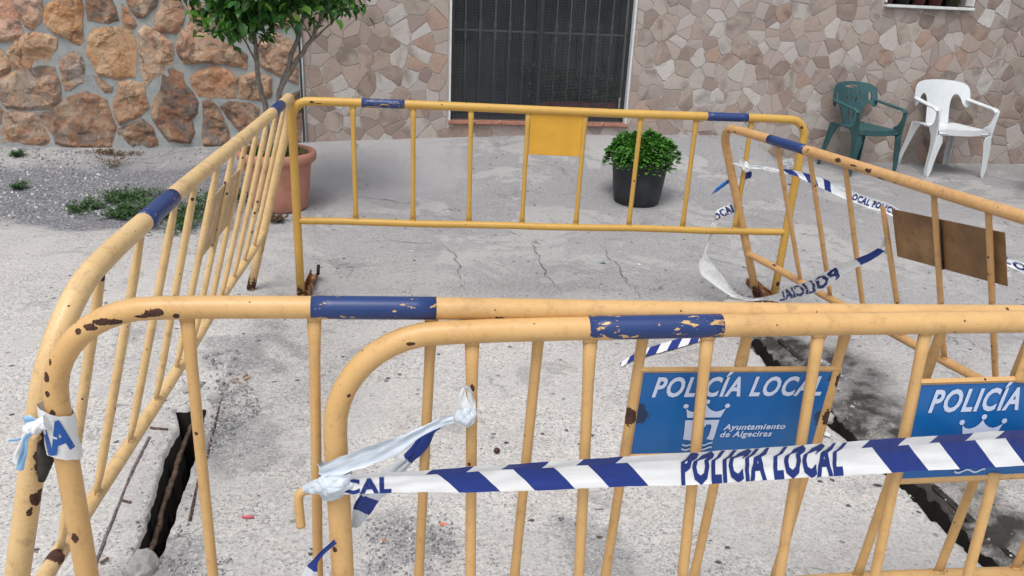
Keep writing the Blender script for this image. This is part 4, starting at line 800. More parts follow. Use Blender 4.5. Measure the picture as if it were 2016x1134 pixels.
panel_part(bL, 'sign_plate', [(1.105, .70), (1.30, .70), (1.30, .905), (1.105, .905)], .0, .004, tanp, .001)
panel_part(bL, 'sign_plate', [(1.335, .70), (1.52, .70), (1.52, .905), (1.335, .905)], .0, .004, tanp, .001)
v, f = sweep([(1.318, .004, .91), (1.31, .004, .69)], .01, 6, flat=[(.4, 1.2)] * 2); pyobj('panel_strip', v, f, RUST, bL)  # dark strip in the gap between the plates, shadow and rust in one colour
# blue police signs
def signblue():
    t = NT('sign_blue', .32, .5); p = t.pos(); q = t.objc(bB); nz = t.noise(q, 45, 5, .7)
    m = 0.0
    for u_, v_, r_ in ((1.10, .80, .022), (1.505, .79, .016), (1.51, .88, .010)):
        s_ = t.n('ShaderNodeVectorMath', operation='DISTANCE'); t.l(q, s_.inputs[0]); s_.inputs[1].default_value = (u_, -.006, v_)
        m = t.math('MAXIMUM', m, t.math('LESS_THAN', t.math('ADD', s_.outputs['Value'], t.math('MULTIPLY', t.math('SUBTRACT', nz, .5), .05)), r_))
    n = t.noise(p, 7, 4); c = t.mix(n, (.005, .095, .30), (.008, .12, .36))
    e = t.noise(p, 40, 5, .7); c = t.mix(t.ramp(e, [(.62, 0), (.72, .35)]), c, (.02, .04, .08)); c = t.mix(t.math('MULTIPLY', m, .8), c, (.02, .018, .02)); return t.fin(c)
SB = signblue(); SW = simple('sign_white_print', (.52, .58, .72), .5, .05, 20)
def text_bm(txt, shear=0, bold=0, res=3, space=1):
    cu = bpy.data.curves.new('t', 'FONT'); cu.body = txt; cu.size = 1; cu.shear = shear; cu.offset = bold; cu.resolution_u = res; cu.space_character = space
    ob = bpy.data.objects.new('t', cu); COL.objects.link(ob); dg = bpy.context.evaluated_depsgraph_get(); dg.update()
    me = bpy.data.meshes.new_from_object(ob.evaluated_get(dg)); bpy.data.objects.remove(ob); bpy.data.curves.remove(cu)
    bm = bmesh.new(); bm.from_mesh(me); bpy.data.meshes.remove(me)
    x0 = min(v.co.x for v in bm.verts); x1 = max(v.co.x for v in bm.verts); y0 = 0.0; y1 = max(v.co.y for v in bm.verts)
    for v in bm.verts: v.co = Vector(((v.co.x - x0) / (x1 - x0), v.co.y, 0))
    return bm, y1
CAPH = None
def flat_print(parent, name, bm, fn, m, label=None):
    bm.normal_update()
    for v in bm.verts: v.co = Vector(fn(v.co.x, v.co.y))
    o = bmobj(name, bm, m, parent)
    return o
def cap_height():
    bm, y1 = text_bm('H'); bm.free(); return y1
CAPH = cap_height()
def poly_bm(polys):
    bm = bmesh.new()
    for P in polys:
        f_ = bm.faces.new([bm.verts.new((x, y, 0)) for x, y in P])
    bmesh.ops.triangulate(bm, faces=bm.faces[:]); return bm
def police_sign(parent, u0, u1, v0, v1, lm, y=-.006, warp=0):
    W_ = u1 - u0; H_ = v1 - v0
    pl = panel_part(parent, 'sign_plate', [(u0, v0), (u1, v0), (u1, v1), (u0, v1)], y, .004, SB, .0008)
    # folded yellow lips
    for nm, a, b in (('sign_lip', (u0 - .006, v0), (u0 - .006, v1)), ('sign_lip', (u1 + .006, v0), (u1 + .006, v1)), ('sign_lip', (u0 - .01, v1 + .004), (u1 + .01, v1 + .004)), ('sign_lip', (u0 - .01, v0 - .004), (u1 + .01, v0 - .004))):
        vv, ff = sweep([(a[0], y, a[1]), (b[0], y, b[1])], .006, 4, up=(0, 1, 0), flat=[(.8, 1.1)] * 2); pyobj(nm, vv, ff, lm, parent, smooth=False)
    def put(txt, a, b, base, cap, shear=.2, bold=.03, space=1.0):
        bm, y1 = text_bm(txt, shear, bold, 3, space); k = cap * H_ / CAPH
        return flat_print(pl, 'lettering', bm, lambda x, yy: (u0 + (a + (b - a) * x) * W_, y - .0018, v1 - base * H_ + yy * k), SW)
    put('POLICÍA LOCAL', .06, .95, .285, .215, .22, .03, 1.12)
    put('Ayuntamiento', .465, .80, .70, .066, .2, .03, 1.1)
    put('de Algeciras', .455, .735, .79, .066, .2, .03, 1.1)
    E = lambda x, yy: (x, 1 - yy)
    disc = lambda cx_, cy_, r_: [E(cx_ + r_ * math.cos(a * .5236), cy_ + r_ * 2.05 * math.sin(a * .5236)) for a in range(12)]
    crown = [E(*p) for p in ((.250, .435), (.268, .465), (.290, .475), (.315, .46), (.335, .43), (.350, .385), (.365, .43), (.385, .46), (.41, .475), (.435, .46), (.457, .435), (.437, .545), (.262, .545))]
    arch = [E(*p) for p in ((.255, .575), (.435, .575), (.430, .66), (.425, .79), (.42, .83), (.385, .81), (.395, .76), (.40, .66), (.395, .63), (.37, .63), (.365, .66), (.352, .66), (.352, .63), (.33, .63), (.322, .67), (.318, .79), (.312, .83), (.262, .81), (.26, .7))]
    def wave(yy): 
        up_ = [(.262 + .16 * i / 12, yy + .016 * math.sin(i * .95)) for i in range(13)]; return [E(*p) for p in up_] + [E(p[0], p[1] + .02) for p in up_[::-1]]
    bm = poly_bm([disc(.245, .405, .0135), disc(.353, .355, .0135), disc(.462, .405, .0135), crown, arch, wave(.865), wave(.92)])
    flat_print(pl, 'emblem', bm, lambda x, yy: (u0 + x * W_, y - .0018, v0 + yy * H_), SW)
    return pl
police_sign(bB, 1.095, 1.510, .703, .902, mB)
police_sign(bA, 1.100, 1.512, .696, .906, mA, y=.002)
# feet of the far and right barriers
def foot(parent, u, dy0, dy1, P, m, w_=.03):
    v0 = floor_v(P, u) + .004; bm = bmesh.new()
    for s in (-1, 1):
        q = [(u + s * w_ * .5, dy0, v0), (u + s * w_ * .5, dy1, v0), (u + s * w_ * .5, dy1, v0 + .035), (u + s * w_ * .5, dy0, v0 + .06)]
        A_ = [bm.verts.new(p) for p in q]; B_ = [bm.verts.new((p[0] + s * .003, p[1], p[2])) for p in q]
        bm.faces.new(A_); bm.faces.new(B_[::-1])
        for i in range(4): bm.faces.new((A_[i], A_[(i + 1) % 4], B_[(i + 1) % 4], B_[i]))
    box_bm(bm, (u, (dy0 + dy1) / 2, v0 + .002), (w_, dy1 - dy0, .003))
    return bmobj('foot', bm, m, parent)
def footmat(name, root):
    t = NT(name, .7, .3); p = t.pos(); n = t.noise(p, 22, 5, .7)
    return t.fin(t.ramp(n, [(.38, (.07, .03, .02)), (.5, (.22, .1, .05)), (.6, (.55, .3, .12))]), None, t.bump(n, .5, .003))
FM = footmat('rusty_foot_paint', bK)
foot(bK, .02, .0, .36, POSE_K, FM, .035); foot(bK, 2.48, -.06, .30, POSE_K, FM, .035)
foot(bA, 0, -.2, .2, POSE_A, FM); foot(bA, 2.584, -.2, .2, POSE_A, FM); foot(bB, 0, -.2, .2, POSE_B, FM); foot(bB, 2.584, -.2, .2, POSE_B, FM)
v, f = sweep([(.045, .30, floor_v(POSE_K, 0) + .03), (.05, .30, floor_v(POSE_K, 0) + .085)], .009, 8); pyobj('foot_bolt', v, f, RUSTD, bK)
# coupling hooks
pts = catmull([(u, -.005, v_) for u, v_ in HOOK_A], 6); v, f = sweep(pts, .0085, 10, up=(0, 1, 0)); pyobj('coupling_hook', v, f, mA, bA)
pts = [(.028 * math.cos(a) - .012, -.012, .80 + .012 * math.sin(a)) for a in [k * math.pi / 6 for k in range(9)]]
v, f = sweep(pts, .006, 8, up=(0, 0, 1)); pyobj('coupling_ring', v, f, mL, bL)
v, f = sweep([(-.012, -.022, .775), (-.02, -.026, .745), (-.018, -.024, .70)], [.016, .014, .006], 8, up=(0, 1, 0)); pyobj('coupling_socket', v, f, RUSTD, bL)
# ---------------------------------------------------------------- barrier tape
def tape_mat(name, zones, per=.137, duty=.54, shear=.85, fold=.74, off=0., width=.062, trans=.1, blue=(.010, .028, .17), white=(.80, .81, .81)):
    """UV x in metres along tape, y across 0..1; stripes shown inside zones [(a,b),...]; y above fold is the folded strip"""
    t = NT(name, .33, .45); uv = t.n('ShaderNodeUVMap').outputs[0]; s = t.n('ShaderNodeSeparateXYZ'); t.l(uv, s.inputs[0]); x, y = s.outputs[0], s.outputs[1]
    if fold < 1:
        up_ = t.math('GREATER_THAN', y, fold); ym = t.math('MULTIPLY', t.math('SUBTRACT', y, fold), 1.0)
        yy = t.math('ADD', t.math('MULTIPLY', t.math('SUBTRACT', 1.0, up_), y), t.math('MULTIPLY', up_, t.math('SUBTRACT', fold + .42, ym)))
    else: yy = y
    ph = t.math('FRACT', t.math('DIVIDE', t.math('ADD', t.math('SUBTRACT', x, off), t.math('MULTIPLY', yy, width * shear)), per))
    b = t.math('LESS_THAN', ph, duty); z = 0.0
    if zones is None: m = b
    else:
        m = None; xs = t.math('ADD', x, t.math('MULTIPLY', yy, width * shear))
        for a, c_ in zones:
            q = t.math('MULTIPLY', t.math('GREATER_THAN', xs, a), t.math('LESS_THAN', xs, c_)); m = q if m is None else t.math('MAXIMUM', m, q)
        m = t.math('MULTIPLY', b, m) if m is not None else 0.0
    p = t.pos(); n = t.noise(p, 30, 3)
    wc = t.mix(n, white, tuple(a * .9 for a in white))
    c = t.mix(m, wc, t.mix(n, blue, tuple(a * 1.4 for a in blue))) if zones != [] else wc
    mp = t.n('ShaderNodeMapping'); t.l(p, mp.inputs[0]); mp.inputs['Scale'].default_value = (8, 8, 40)
    t.fin(c, .3, t.bump(t.noise(mp.outputs[0], 1.2, 3, .6), .35, .004))
    tr = t.n('ShaderNodeBsdfTranslucent'); t.l(c, tr.inputs[0]); ms = t.n('ShaderNodeMixShader'); ms.inputs[0].default_value = trans
    t.l(t.b.outputs[0], ms.inputs[1]); t.l(tr.outputs[0], ms.inputs[2]); t.l(ms.outputs[0], t.o.inputs[0]); return t.m
TB = (.012, .03, .16)
TWH = tape_mat('tape_plain', [], fold=2); TST = tape_mat('tape_striped', None, fold=2, per=.12); TPALE = tape_mat('tape_backside', [], fold=2, white=(.62, .69, .76)); TPRINT = simple('tape_blue_print', TB, .4, .1, 20)
TSKY = tape_mat('tape_sky_blue', [], fold=2, white=(.25, .45, .68)); TSCRAP = tape_mat('tape_blue_scrap', [], fold=2, white=(.02, .16, .5))
class Ribbon:
    def __init__(s, data, sub=8, nv=8, crk=.0015, curl=.0, fold=None, foldy=.006, seed=0, offn=0.0):
        C = catmull([d[:3] for d in data], sub); Wv = catmull([d[3:6] for d in data], sub); s.C = C; s.W = Wv; s.n = len(C); s.nv = nv; s.fold = fold
        s.L = [0.0]
        for i in range(1, s.n): s.L.append(s.L[-1] + (C[i] - C[i - 1]).length)
        s.crk = crk; s.curl = curl; s.seed = seed; s.foldy = foldy; s.offn = offn
    def pt(s, x, v, out=0.0):
        x = max(0, min(s.L[-1] - 1e-6, x)); i = 0
        lo, hi = 0, s.n - 1
        while hi - lo > 1:
            mid = (lo + hi) // 2
            if s.L[mid] <= x: lo = mid
            else: hi = mid
        t_ = (x - s.L[lo]) / max(1e-9, s.L[hi] - s.L[lo]); c = s.C[lo].lerp(s.C[hi], t_); w_ = s.W[lo].lerp(s.W[hi], t_)
        T = (s.C[hi] - s.C[lo]); nrm = T.cross(w_)
        if nrm.length < 1e-12: nrm = Vector((0, -1, 0))
        nrm.normalize()
        h = s.crk * (noise.noise(Vector((x * 14 + s.seed, v * 5, 0))) * 2 + noise.noise(Vector((x * 45 + s.seed, v * 3, 4)))) - s.curl * (1 - (2 * v - 1) ** 2) * w_.length
        if s.fold is not None and v > s.fold: h += s.foldy * math.sin((v - s.fold) / (1 - s.fold) * math.pi * .5) 
        return c + w_ * (v - .5) + nrm * (h + out)
    def mesh(s, name, m, parent=None, x0=0, dx=.006):
        n = max(4, int(s.L[-1] / dx)); vs_ = []; fs_ = []; uvs = []; nv = s.nv
        vv = [k / nv for k in range(nv + 1)]
        if s.fold is not None: vv = sorted(set(vv + [s.fold, s.fold + .002]))
        nv = len(vv) - 1
        for i in range(n + 1):
            x = s.L[-1] * i / n
            for v_ in vv: vs_.append(s.pt(x, v_)); uvs.append((x, v_))
        for i in range(n):
            for k in range(nv): a = i * (nv + 1) + k; fs_.append((a, a + 1, a + nv + 2, a + nv + 1))
        me_ = bpy.data.meshes.new(name); me_.from_pydata(vs_, [], fs_); me_.update(); ul = me_.uv_layers.new(name='UVMap')
        for lp in me_.loops: ul.data[lp.index].uv = uvs[lp.vertex_index]
        return link(name, me_, m, parent)
    def text(s, txt, x0, x1, v0, v1, parent, side=-1, flip=False, shear=0, bold=.05, m=None, name='lettering'):
        bm, y1 = text_bm(txt, shear, bold, 2, 1.14)
        for k in range(1, 10):
            bmesh.ops.bisect_plane(bm, geom=bm.verts[:] + bm.edges[:] + bm.faces[:], plane_co=(0, CAPH * k / 10, 0), plane_no=(0, 1, 0))
        for k in range(1, 40):
            bmesh.ops.bisect_plane(bm, geom=bm.verts[:] + bm.edges[:] + bm.faces[:], plane_co=(k / 40, 0, 0), plane_no=(1, 0, 0))
        for v_ in bm.verts:
            xx = v_.co.x; yy = v_.co.y / CAPH
            q = v0 + (v1 - v0) * yy; sh = 0
            if s.fold is not None and q > s.fold: sh = .009 + (q - s.fold) * .03
            X = x0 + (x1 - x0) * (1 - xx if flip else xx) + sh
            v_.co = s.pt(X, q, side * .0012)
        return bmobj(name, bm, m or TPRINT, parent)
# main tape
_pa = pose(POSE_A); TAPE_MAIN = TAPE_MAIN + [tuple(_pa @ Vector((u_, -.035, .93 + .01 * i_))) + tuple(_pa.to_3x3() @ Vector((0, 0, .065))) for i_, u_ in enumerate((1.9, 2.25, 2.58))]
mt = Ribbon(TAPE_MAIN, 8, 10, .0012, .06, fold=.74, foldy=.004)
def xof(r, px_x):        # arc length where ribbon passes world x
    for i in range(1, r.n):
        if r.C[i].x >= px_x: return r.L[i - 1] + (r.L[i] - r.L[i - 1]) * (px_x - r.C[i - 1].x) / (r.C[i].x - r.C[i - 1].x + 1e-9)
    return r.L[-1]
x_first = TAPE_FIRST; x_second = TAPE_SECOND
TM = tape_mat('tape_police_print', [(x_first, x_first + .137 * 2.75), (x_second, 9)], off=x_first)
o = mt.mesh('barrier_tape', TM, dx=.004); tag(o, 'long taut blue and white striped tape reading POLICIA LOCAL across the nearest barrier', 'barrier tape')
mt.text('POLICIA LOCAL', TEXT_X[0], TEXT_X[1], .07, .93, o, side=NSIDE)
mt.text('CAL', TEXT_X[2], TEXT_X[3], .05, .66, o, side=NSIDE)
# wrap, cone, knot and tails on the near post
def lump(name, pts, rads, m, parent=None, n=14, seed=0, amp=.3, sub=8):
    n = 30; rads = [r_ * .85 for r_ in rads]
    C = catmull(pts, sub); rr = [v_[0] for v_ in catmull([(r_, 0, 0) for r_ in rads], sub)]; v_, f_ = sweep(C, rr, n)
    out = []
    for i, p in enumerate(v_):
        k = i // n; k = min(k, len(C) - 1); d = Vector(p) - C[k]; out.append(C[k] + d * (1 + amp * noise.noise(Vector((p[0] * 90, p[1] * 90, p[2] * 90 + seed))) + amp * .8 * abs(math.sin((i % n) / n * math.pi * 5 + k * .35 + seed)) + amp * .5 * abs(noise.noise(Vector((p[0] * 260, p[1] * 260, p[2] * 260 + seed))))))
    return pyobj(name, out, f_, m, parent, smooth=False)
def band(name, c0, c1, axis, r_, m, parent=None, wob=.003, tilt=.0, turns=1.0, start=0., uvw=True, taper=1):
    """flat tape wound round a post; c0 top centre, c1 bottom centre"""
    c0 = Vector(c0); c1 = Vector(c1); ax = (c0 - c1).normalized(); e1 = ax.cross(Vector((0, 1, 0))).normalized(); e2 = ax.cross(e1); n = int(40 * turns); vs_ = []; fs_ = []; K = 6
    for i in range(n + 1):
        a = start + 2 * math.pi * turns * i / n
        for k in range(K + 1):
            q = k / K; c = c1.lerp(c0, q); rr = r_ + .0015 * math.sin(q * 9 + a * 2) + wob * noise.noise(Vector((math.cos(a) * 3, math.sin(a) * 3, q * 6))) + .0006 * i / n
            vs_.append(c + (e1 * math.cos(a) + e2 * math.sin(a)) * rr + ax * (tilt * math.cos(a - .6) + .003 * noise.noise(Vector((math.cos(a) * 2, math.sin(a) * 2, 3)))))
    for i in range(n):
        for k in range(K): a = i * (K + 1) + k; fs_.append((a, a + 1, a + K + 2, a + K + 1))
    me_ = bpy.data.meshes.new(name); me_.from_pydata(vs_, [], fs_); me_.update(); ul = me_.uv_layers.new(name='UVMap')
    for lp in me_.loops: i = lp.vertex_index; ul.data[lp.index].uv = ((i // (K + 1)) / n * .2, (i % (K + 1)) / K)
    return link(name, me_, m, parent)
T1 = Ribbon(TAPE_UP, 8, 8, .003, .12, seed=3).mesh('barrier_tape', TPALE); tag(T1, 'pale crumpled tape strand tied up from the near post to the first bar', 'barrier tape')
band('tape_wrap', WRAP_A[0], WRAP_A[1], None, .0245, TPALE, T1, .003, .006, 2.0)
lump('tape_cone', CONE_A, [.013, .019, .013, .007], TPALE, T1, 18, 3, .3)
for dz_ in (-.016, -.002, .012): band('tape_wrap', tuple(Vector(WRAP_A[0]) + Vector((0, 0, dz_ - .004))), tuple(Vector(WRAP_A[0]) + Vector((0, 0, dz_ - .022))), None, .0262 + abs(dz_) * .08, TPALE, T1, .005, .012 * (1 if dz_ > 0 else -.6), 1.0)
lump('tape_knot', KNOT_A, [.008, .021, .014], TPALE, T1, 16, 7, .22)
lw = ((.020, .0), (.022, -.004), (.013, .006), (.006, .004), (.012, -.006), (.016, .004), (.022, 0))
Ribbon([tuple(Vector(p)) + (w_[0] * .9, w_[1], w_[0] * .5 * (1 if i < 3 else -.6)) for i, (p, w_) in enumerate(zip(LOOP_A, lw))], 6, 5, .004, .3, seed=2).mesh('tape_loop', TWH, T1)
Ribbon([tuple(Vector(p) + Vector((.004, .008, -.004))) + (w_[0] * .5, .004, -w_[0] * .5) for i, (p, w_) in enumerate(zip(LOOP_A[:5], lw))], 6, 5, .004, .3, seed=8).mesh('tape_loop', TPALE, T1)
band('tape_wrap', tuple(Vector(KNOT_A[1]) + Vector((0, .03, .02))), tuple(Vector(KNOT_A[1]) + Vector((0, .03, -.02))), None, .015, TPALE, T1, .002)
T2 = Ribbon(TAPE_BACK, 8, 8, .0035, .1, seed=9).mesh('barrier_tape', tape_mat('tape_back_strand', [(.03, .13), (.235, .27)], per=.3, duty=1.0, off=0, fold=2, shear=.3, white=(.60, .65, .70))); tag(T2, 'loose grey white tape strand hanging behind the nearest barrier left end', 'barrier tape')
T3 = Ribbon(TAPE_LOW, 8, 6, .002, .1, seed=12).mesh('barrier_tape', tape_mat('tape_low_strand', [(-.1, .075)], per=9, duty=1, off=-1, fold=2, shear=0, white=(.6, .62, .66))); tag(T3, 'narrow blue tape end widening to white low beside the nearest post', 'barrier tape')
# ring with letters round the two near left posts
k1 = Vector(RING_B[0]); k2 = Vector(RING_B[2]); up_ = (k1 - k2).normalized()
T4 = band('barrier_tape', k1 + up_ * .004, k2 - up_ * .002, None, .0255, TWH, None, .002, .012, 1.3, 0); tag(T4, 'white tape with blue letters knotted round the two left barrier posts', 'barrier tape')
lump('tape_knot', KNOT_B, [.014, .010, .013, .009], TWH, T4, 12, 2, .25)
for d_, m_ in ((TAIL_B1, TWH), (TAIL_B2, TSKY), (TAIL_B3, TSKY), (TAIL_B4, TSKY)): Ribbon(d_, 6, 6, .002, .15, seed=4).mesh('tape_tail', m_, T4)
RB = Ribbon([tuple(Vector(RING_B[1]) + pose(POSE_B).to_3x3() @ Vector((a, -.0285 + .45 * (a - .004) ** 2 * 20, 0))) + tuple(up_ * .085) for a in (-.022, -.012, 0, .012, .022)], 6, 6, 0)
bm, y1 = text_bm('IA', 0, .04, 2)
o_ = None
for k in range(1, 12): bmesh.ops.bisect_plane(bm, geom=bm.verts[:] + bm.edges[:] + bm.faces[:], plane_co=(k / 12, 0, 0), plane_no=(1, 0, 0))
ax_ = up_; pc = Vector(RING_B[2]); Mb = pose(POSE_B).to_3x3()
for v_ in bm.verts:
    a = -.7 + 1.8 * v_.co.x; h_ = .016 + .058 * v_.co.y / CAPH
    v_.co = pc + ax_ * (h_ + .012 * math.sin(a) * .6) + Mb @ Vector((math.sin(a) * .0292, -math.cos(a) * .0292, 0))
bmobj('lettering', bm, simple('tape_mid_blue_print', (.02, .09, .33), .4, .1, 20), T4)
# tapes round the right-hand barriers
TAPE_RIGHT = TAPE_RIGHT + [(2.12, 2.35, .66, 0, 0, .05), (1.90, 1.66, .72, .02, 0, .04)]
T5r = Ribbon(TAPE_RIGHT, 8, 6, .003, .1, seed=21, fold=None); T5 = T5r.mesh('barrier_tape', tape_mat('tape_right_print', [(T5r.L[28], T5r.L[60])], per=.11, fold=2, shear=.8, white=(.76, .79, .81))); tag(T5, 'taut twisted tape running from the far barrier behind the brown panel to the right', 'barrier tape')
T5r.text('LOCAL POLICIA', T5r.L[64], T5r.L[82], .2, .8, T5, side=NSIDE, flip=False, m=TPRINT); T5r.text('LOCAL', T5r.L[12 * 8], T5r.L[14 * 8 - 2], .2, .8, T5, side=NSIDE)
Ribbon(TAPE_RIGHT2, 6, 4, .002).mesh('tape_tail', TWH, T5)
Ribbon(TAPE_KNOT_ENDS, 6, 4, .004, seed=2).mesh('tape_tail', TWH, T5); Ribbon(TAPE_KNOT_ENDS2, 6, 4, .004, seed=6).mesh('tape_tail', TWH, T5)
Ribbon(TAPE_DOWN, 8, 6, .004, .25, seed=5).mesh('tape_tail', tape_mat('tape_down_strand', [(.05, .09), (.2, .26)], per=.3, duty=.9, fold=2, shear=.2), T5)
kk = Vector(TAPE_RIGHT[0][:3]); lump('tape_knot', [kk + Vector((-.01, 0, .02)), kk, kk + Vector((.012, 0, -.025))], [.012, .02, .012], TWH, T5, 12, 4, .35)
T6r = Ribbon(TAPE_SLACK, 8, 6, .003, .1, seed=31); T6 = T6r.mesh('barrier_tape', tape_mat('tape_slack_print', [(T6r.L[19 * 8], T6r.L[21 * 8])], per=9, duty=1, off=-1, fold=2, shear=.3)); tag(T6, 'slack tape drooping from the right barrier post to its broken bar', 'barrier tape')
T6r.text('LOCAL', 0.02, .17, .15, .9, T6, side=-NSIDE, flip=True); T6r.text('POLICIAL', T6r.L[13 * 8], T6r.L[17 * 8 + 4], .12, .88, T6, side=SLACK_SIDE, flip=True)
def wrap_thin(P3, r_, m, par):
    band('tape_wrap', tuple(P3[0]), tuple(P3[2]), None, r_, m, par, .004, .006, 1.2)
wrap_thin(R_CLAMP, .026, TWH, T6); wrap_thin(R_CLAMP4, .015, TPALE, T6)
T7 = Ribbon(SCRAP, 6, 5, .003, .1, seed=3).mesh('tape_scrap', TSCRAP); tag(T7, 'small bright blue scrap of tape tied on the right barrier post', 'tape scrap')
Ribbon(SCRAP2, 6, 4, .002).mesh('tape_tail', TWH, T7)
gd = [tuple(d[:2]) + (gz(d[0], d[1]) + .012,) + tuple(d[3:]) for d in TAPE_GROUND]
T8 = Ribbon(gd, 8, 6, .002, seed=8).mesh('barrier_tape', tape_mat('tape_ground_strand', None, per=.14, duty=.5, fold=2, shear=.8)); tag(T8, 'blue and white tape end lying on the concrete behind the two near rails', 'barrier tape')
# ---------------------------------------------------------------- terracotta pot with the small tree
tx, ty = -1.655, 5.42
TC = simple('pink_terracotta', (.42, .19, .135), .75, .14, 9, .3, .15)
tp = thing('terracotta_planter', 'large pink terracotta planter with low greenery below the small tree', 'planter', Matrix.Translation((tx, ty, gz(tx, ty))))
v, f = lathe([(0, .0), (.185, .0), (.192, .01), (.205, .12), (.225, .30), (.232, .325), (.25, .33), (.262, .345), (.265, .375), (.258, .395), (.245, .40), (.232, .395), (.226, .37), (.22, .33), (0, .33)], 48); pyobj('pot', v, f, TC, tp)
SOIL = simple('soil', (.05, .035, .025), .95, .4, 60, .2, .6)
v, f = lathe([(.0, .338), (.1, .342), (.219, .334)], 30); pyobj('soil', v, f, SOIL, tp)
LEAFG = leafmat('fresh_leaf', [(0, (.025, .085, .015)), (.6, (.05, .15, .02)), (1, (.14, .26, .04))])
pp = []
for k in range(260):
    a = random.uniform(0, 6.28); r_ = .2 * math.sqrt(random.random()); d = Vector((math.cos(a), math.sin(a), random.uniform(.1, 1.4)))
    pp.append(leafshape((math.cos(a) * r_, math.sin(a) * r_, .34 + random.random() * .05), d, (0, 0, 1), random.uniform(.03, .05), .022))
v, f = join_vf(pp); pyobj('foliage', v, f, LEAFG, tp, kind='stuff')
tree = thing('small_potted_tree', 'small leafy tree with thin pale trunks rising from the terracotta planter', 'tree', Matrix.Translation((tx, ty, .33)))
def barkmat():
    t = NT('pale_bark', .85, .2); p = t.pos(); n = t.noise(p, 40, 5, .7); return t.fin(t.ramp(n, [(.35, (.12, .10, .085)), (.65, (.27, .235, .20))]), None, t.bump(n, .5, .004))
BARK = barkmat(); tinv = Matrix.Translation((-tx, -ty, -.33)); tips = []
tr_r = [(.021, .013), (.023, .010), (.018, .009), (.008, .004), (.008, .004), (.007, .004), (.006, .003)]
shift = Vector((0, ty - 5.35, 0))
for i, L in enumerate(TRUNKS):
    pts = catmull([tuple(tinv @ (Vector(p) + shift)) for p in L], 5); pts = [p + Vector((noise.noise(p * 14), noise.noise(p * 14 + Vector((3, 3, 3))), 0)) * .012 for p in pts]
    N = len(pts); a, b = tr_r[i]; v, f = sweep(pts, [a + (b - a) * k / (N - 1) for k in range(N)], 8); pyobj('trunk' if i < 3 else 'branch', v, f, BARK, tree)
    tips.append(pts[-1])
LEAFT = leafmat('citrus_leaf', [(0, (.02, .08, .016)), (.55, (.04, .13, .022)), (.85, (.085, .22, .03)), (1, (.2, .38, .06))], .32)
# twigs into the crown and leaves around clump centres
clumps = []
random.seed(31)
for k in range(90):
    for _ in range(50):
        p = Vector((random.uniform(-2.2, -1.03), random.uniform(5.0, 5.85), random.uniform(1.17, 2.15))); q = Vector(((p.x + 1.62) / .60, (p.y - 5.42) / .45, (p.z - 1.68) / .60))
        lowlim = 1.17 + .12 * abs(p.x + 1.85) / .4 if p.x < -1.4 else 1.38
        if q.length < 1 and p.z > lowlim + .04: clumps.append(p); break
clumps += [Vector(p) for p in ((-2.1, 5.3, 1.42), (-2.0, 5.3, 1.30), (-1.9, 5.25, 1.26), (-1.82, 5.25, 1.22), (-1.75, 5.3, 1.24), (-1.68, 5.25, 1.27), (-1.6, 5.25, 1.35), (-1.98, 5.25, 1.38), (-1.9, 5.2, 1.34), (-1.8, 5.2, 1.3), (-1.7, 5.2, 1.33), (-1.5, 5.3, 1.40), (-1.38, 5.3, 1.40), (-1.28, 5.3, 1.41), (-1.18, 5.3, 1.40), (-1.15, 5.3, 1.42), (-1.25, 5.25, 1.47), (-1.4, 5.2, 1.42), (-1.55, 5.2, 1.42), (-1.65, 5.15, 1.43))]
leaves = []
tw = []
for c in clumps:
    base = min(tips[:4], key=lambda t_: (t_ - (tinv @ c)).length); 
    cl = tinv @ c; mid = base.lerp(cl, .5) + Vector((0, 0, -.04)); v, f = sweep(catmull([cl + (mid - cl) * .9, cl + (mid - cl) * .4, cl], 3), [.004, .003, .003, .003, .002, .002, .002], 5); tw.append((v, f))
    for k in range(34):
        off = Vector((random.gauss(0, .065), random.gauss(0, .065), random.gauss(0, .05))); d = Vector((off.x * 6 + random.uniform(-.5, .5), off.y * 6 + random.uniform(-.5, .5), random.uniform(-1.1, .35)))
        leaves.append((c + off, d, random.uniform(.055, .09)))
v, f = join_vf(tw); pyobj('twigs', v, f, BARK, tree, kind='stuff')
leaves.sort(key=lambda t_: (t_[0].z > 1.52, t_[0].y)); lm_ = []
for k in range(6):
    P_, F_ = leafshape((0, 0, 0), (1, 0, 0), (0, 0, 1), 1, .46 + .04 * k, .1 + .06 * k); me_ = bpy.data.meshes.new('leaf'); me_.from_pydata([tuple(p) for p in P_], [], F_); me_.materials.append(LEAFT)
    for p in me_.polygons: p.use_smooth = True
    lm_.append(me_)
rest = []
for i, (c, d, s) in enumerate(leaves):
    c = tinv @ c
    if i < 298:
        o = bpy.data.objects.new('leaf', lm_[i % 6]); COL.objects.link(o); o.parent = tree
        o.matrix_local = Matrix.Translation(c) @ (d.to_track_quat('X', 'Z').to_matrix() @ Matrix.Rotation(random.uniform(-.8, .8), 3, 'X')).to_4x4() @ Matrix.Scale(s, 4)
    else: rest.append(leafshape(c, d, (random.uniform(-.4, .4), random.uniform(-.4, .4), 1), s, s * .5, random.uniform(.1, .4)))
v, f = join_vf(rest); pyobj('foliage', v, f, LEAFT, tree, kind='stuff')
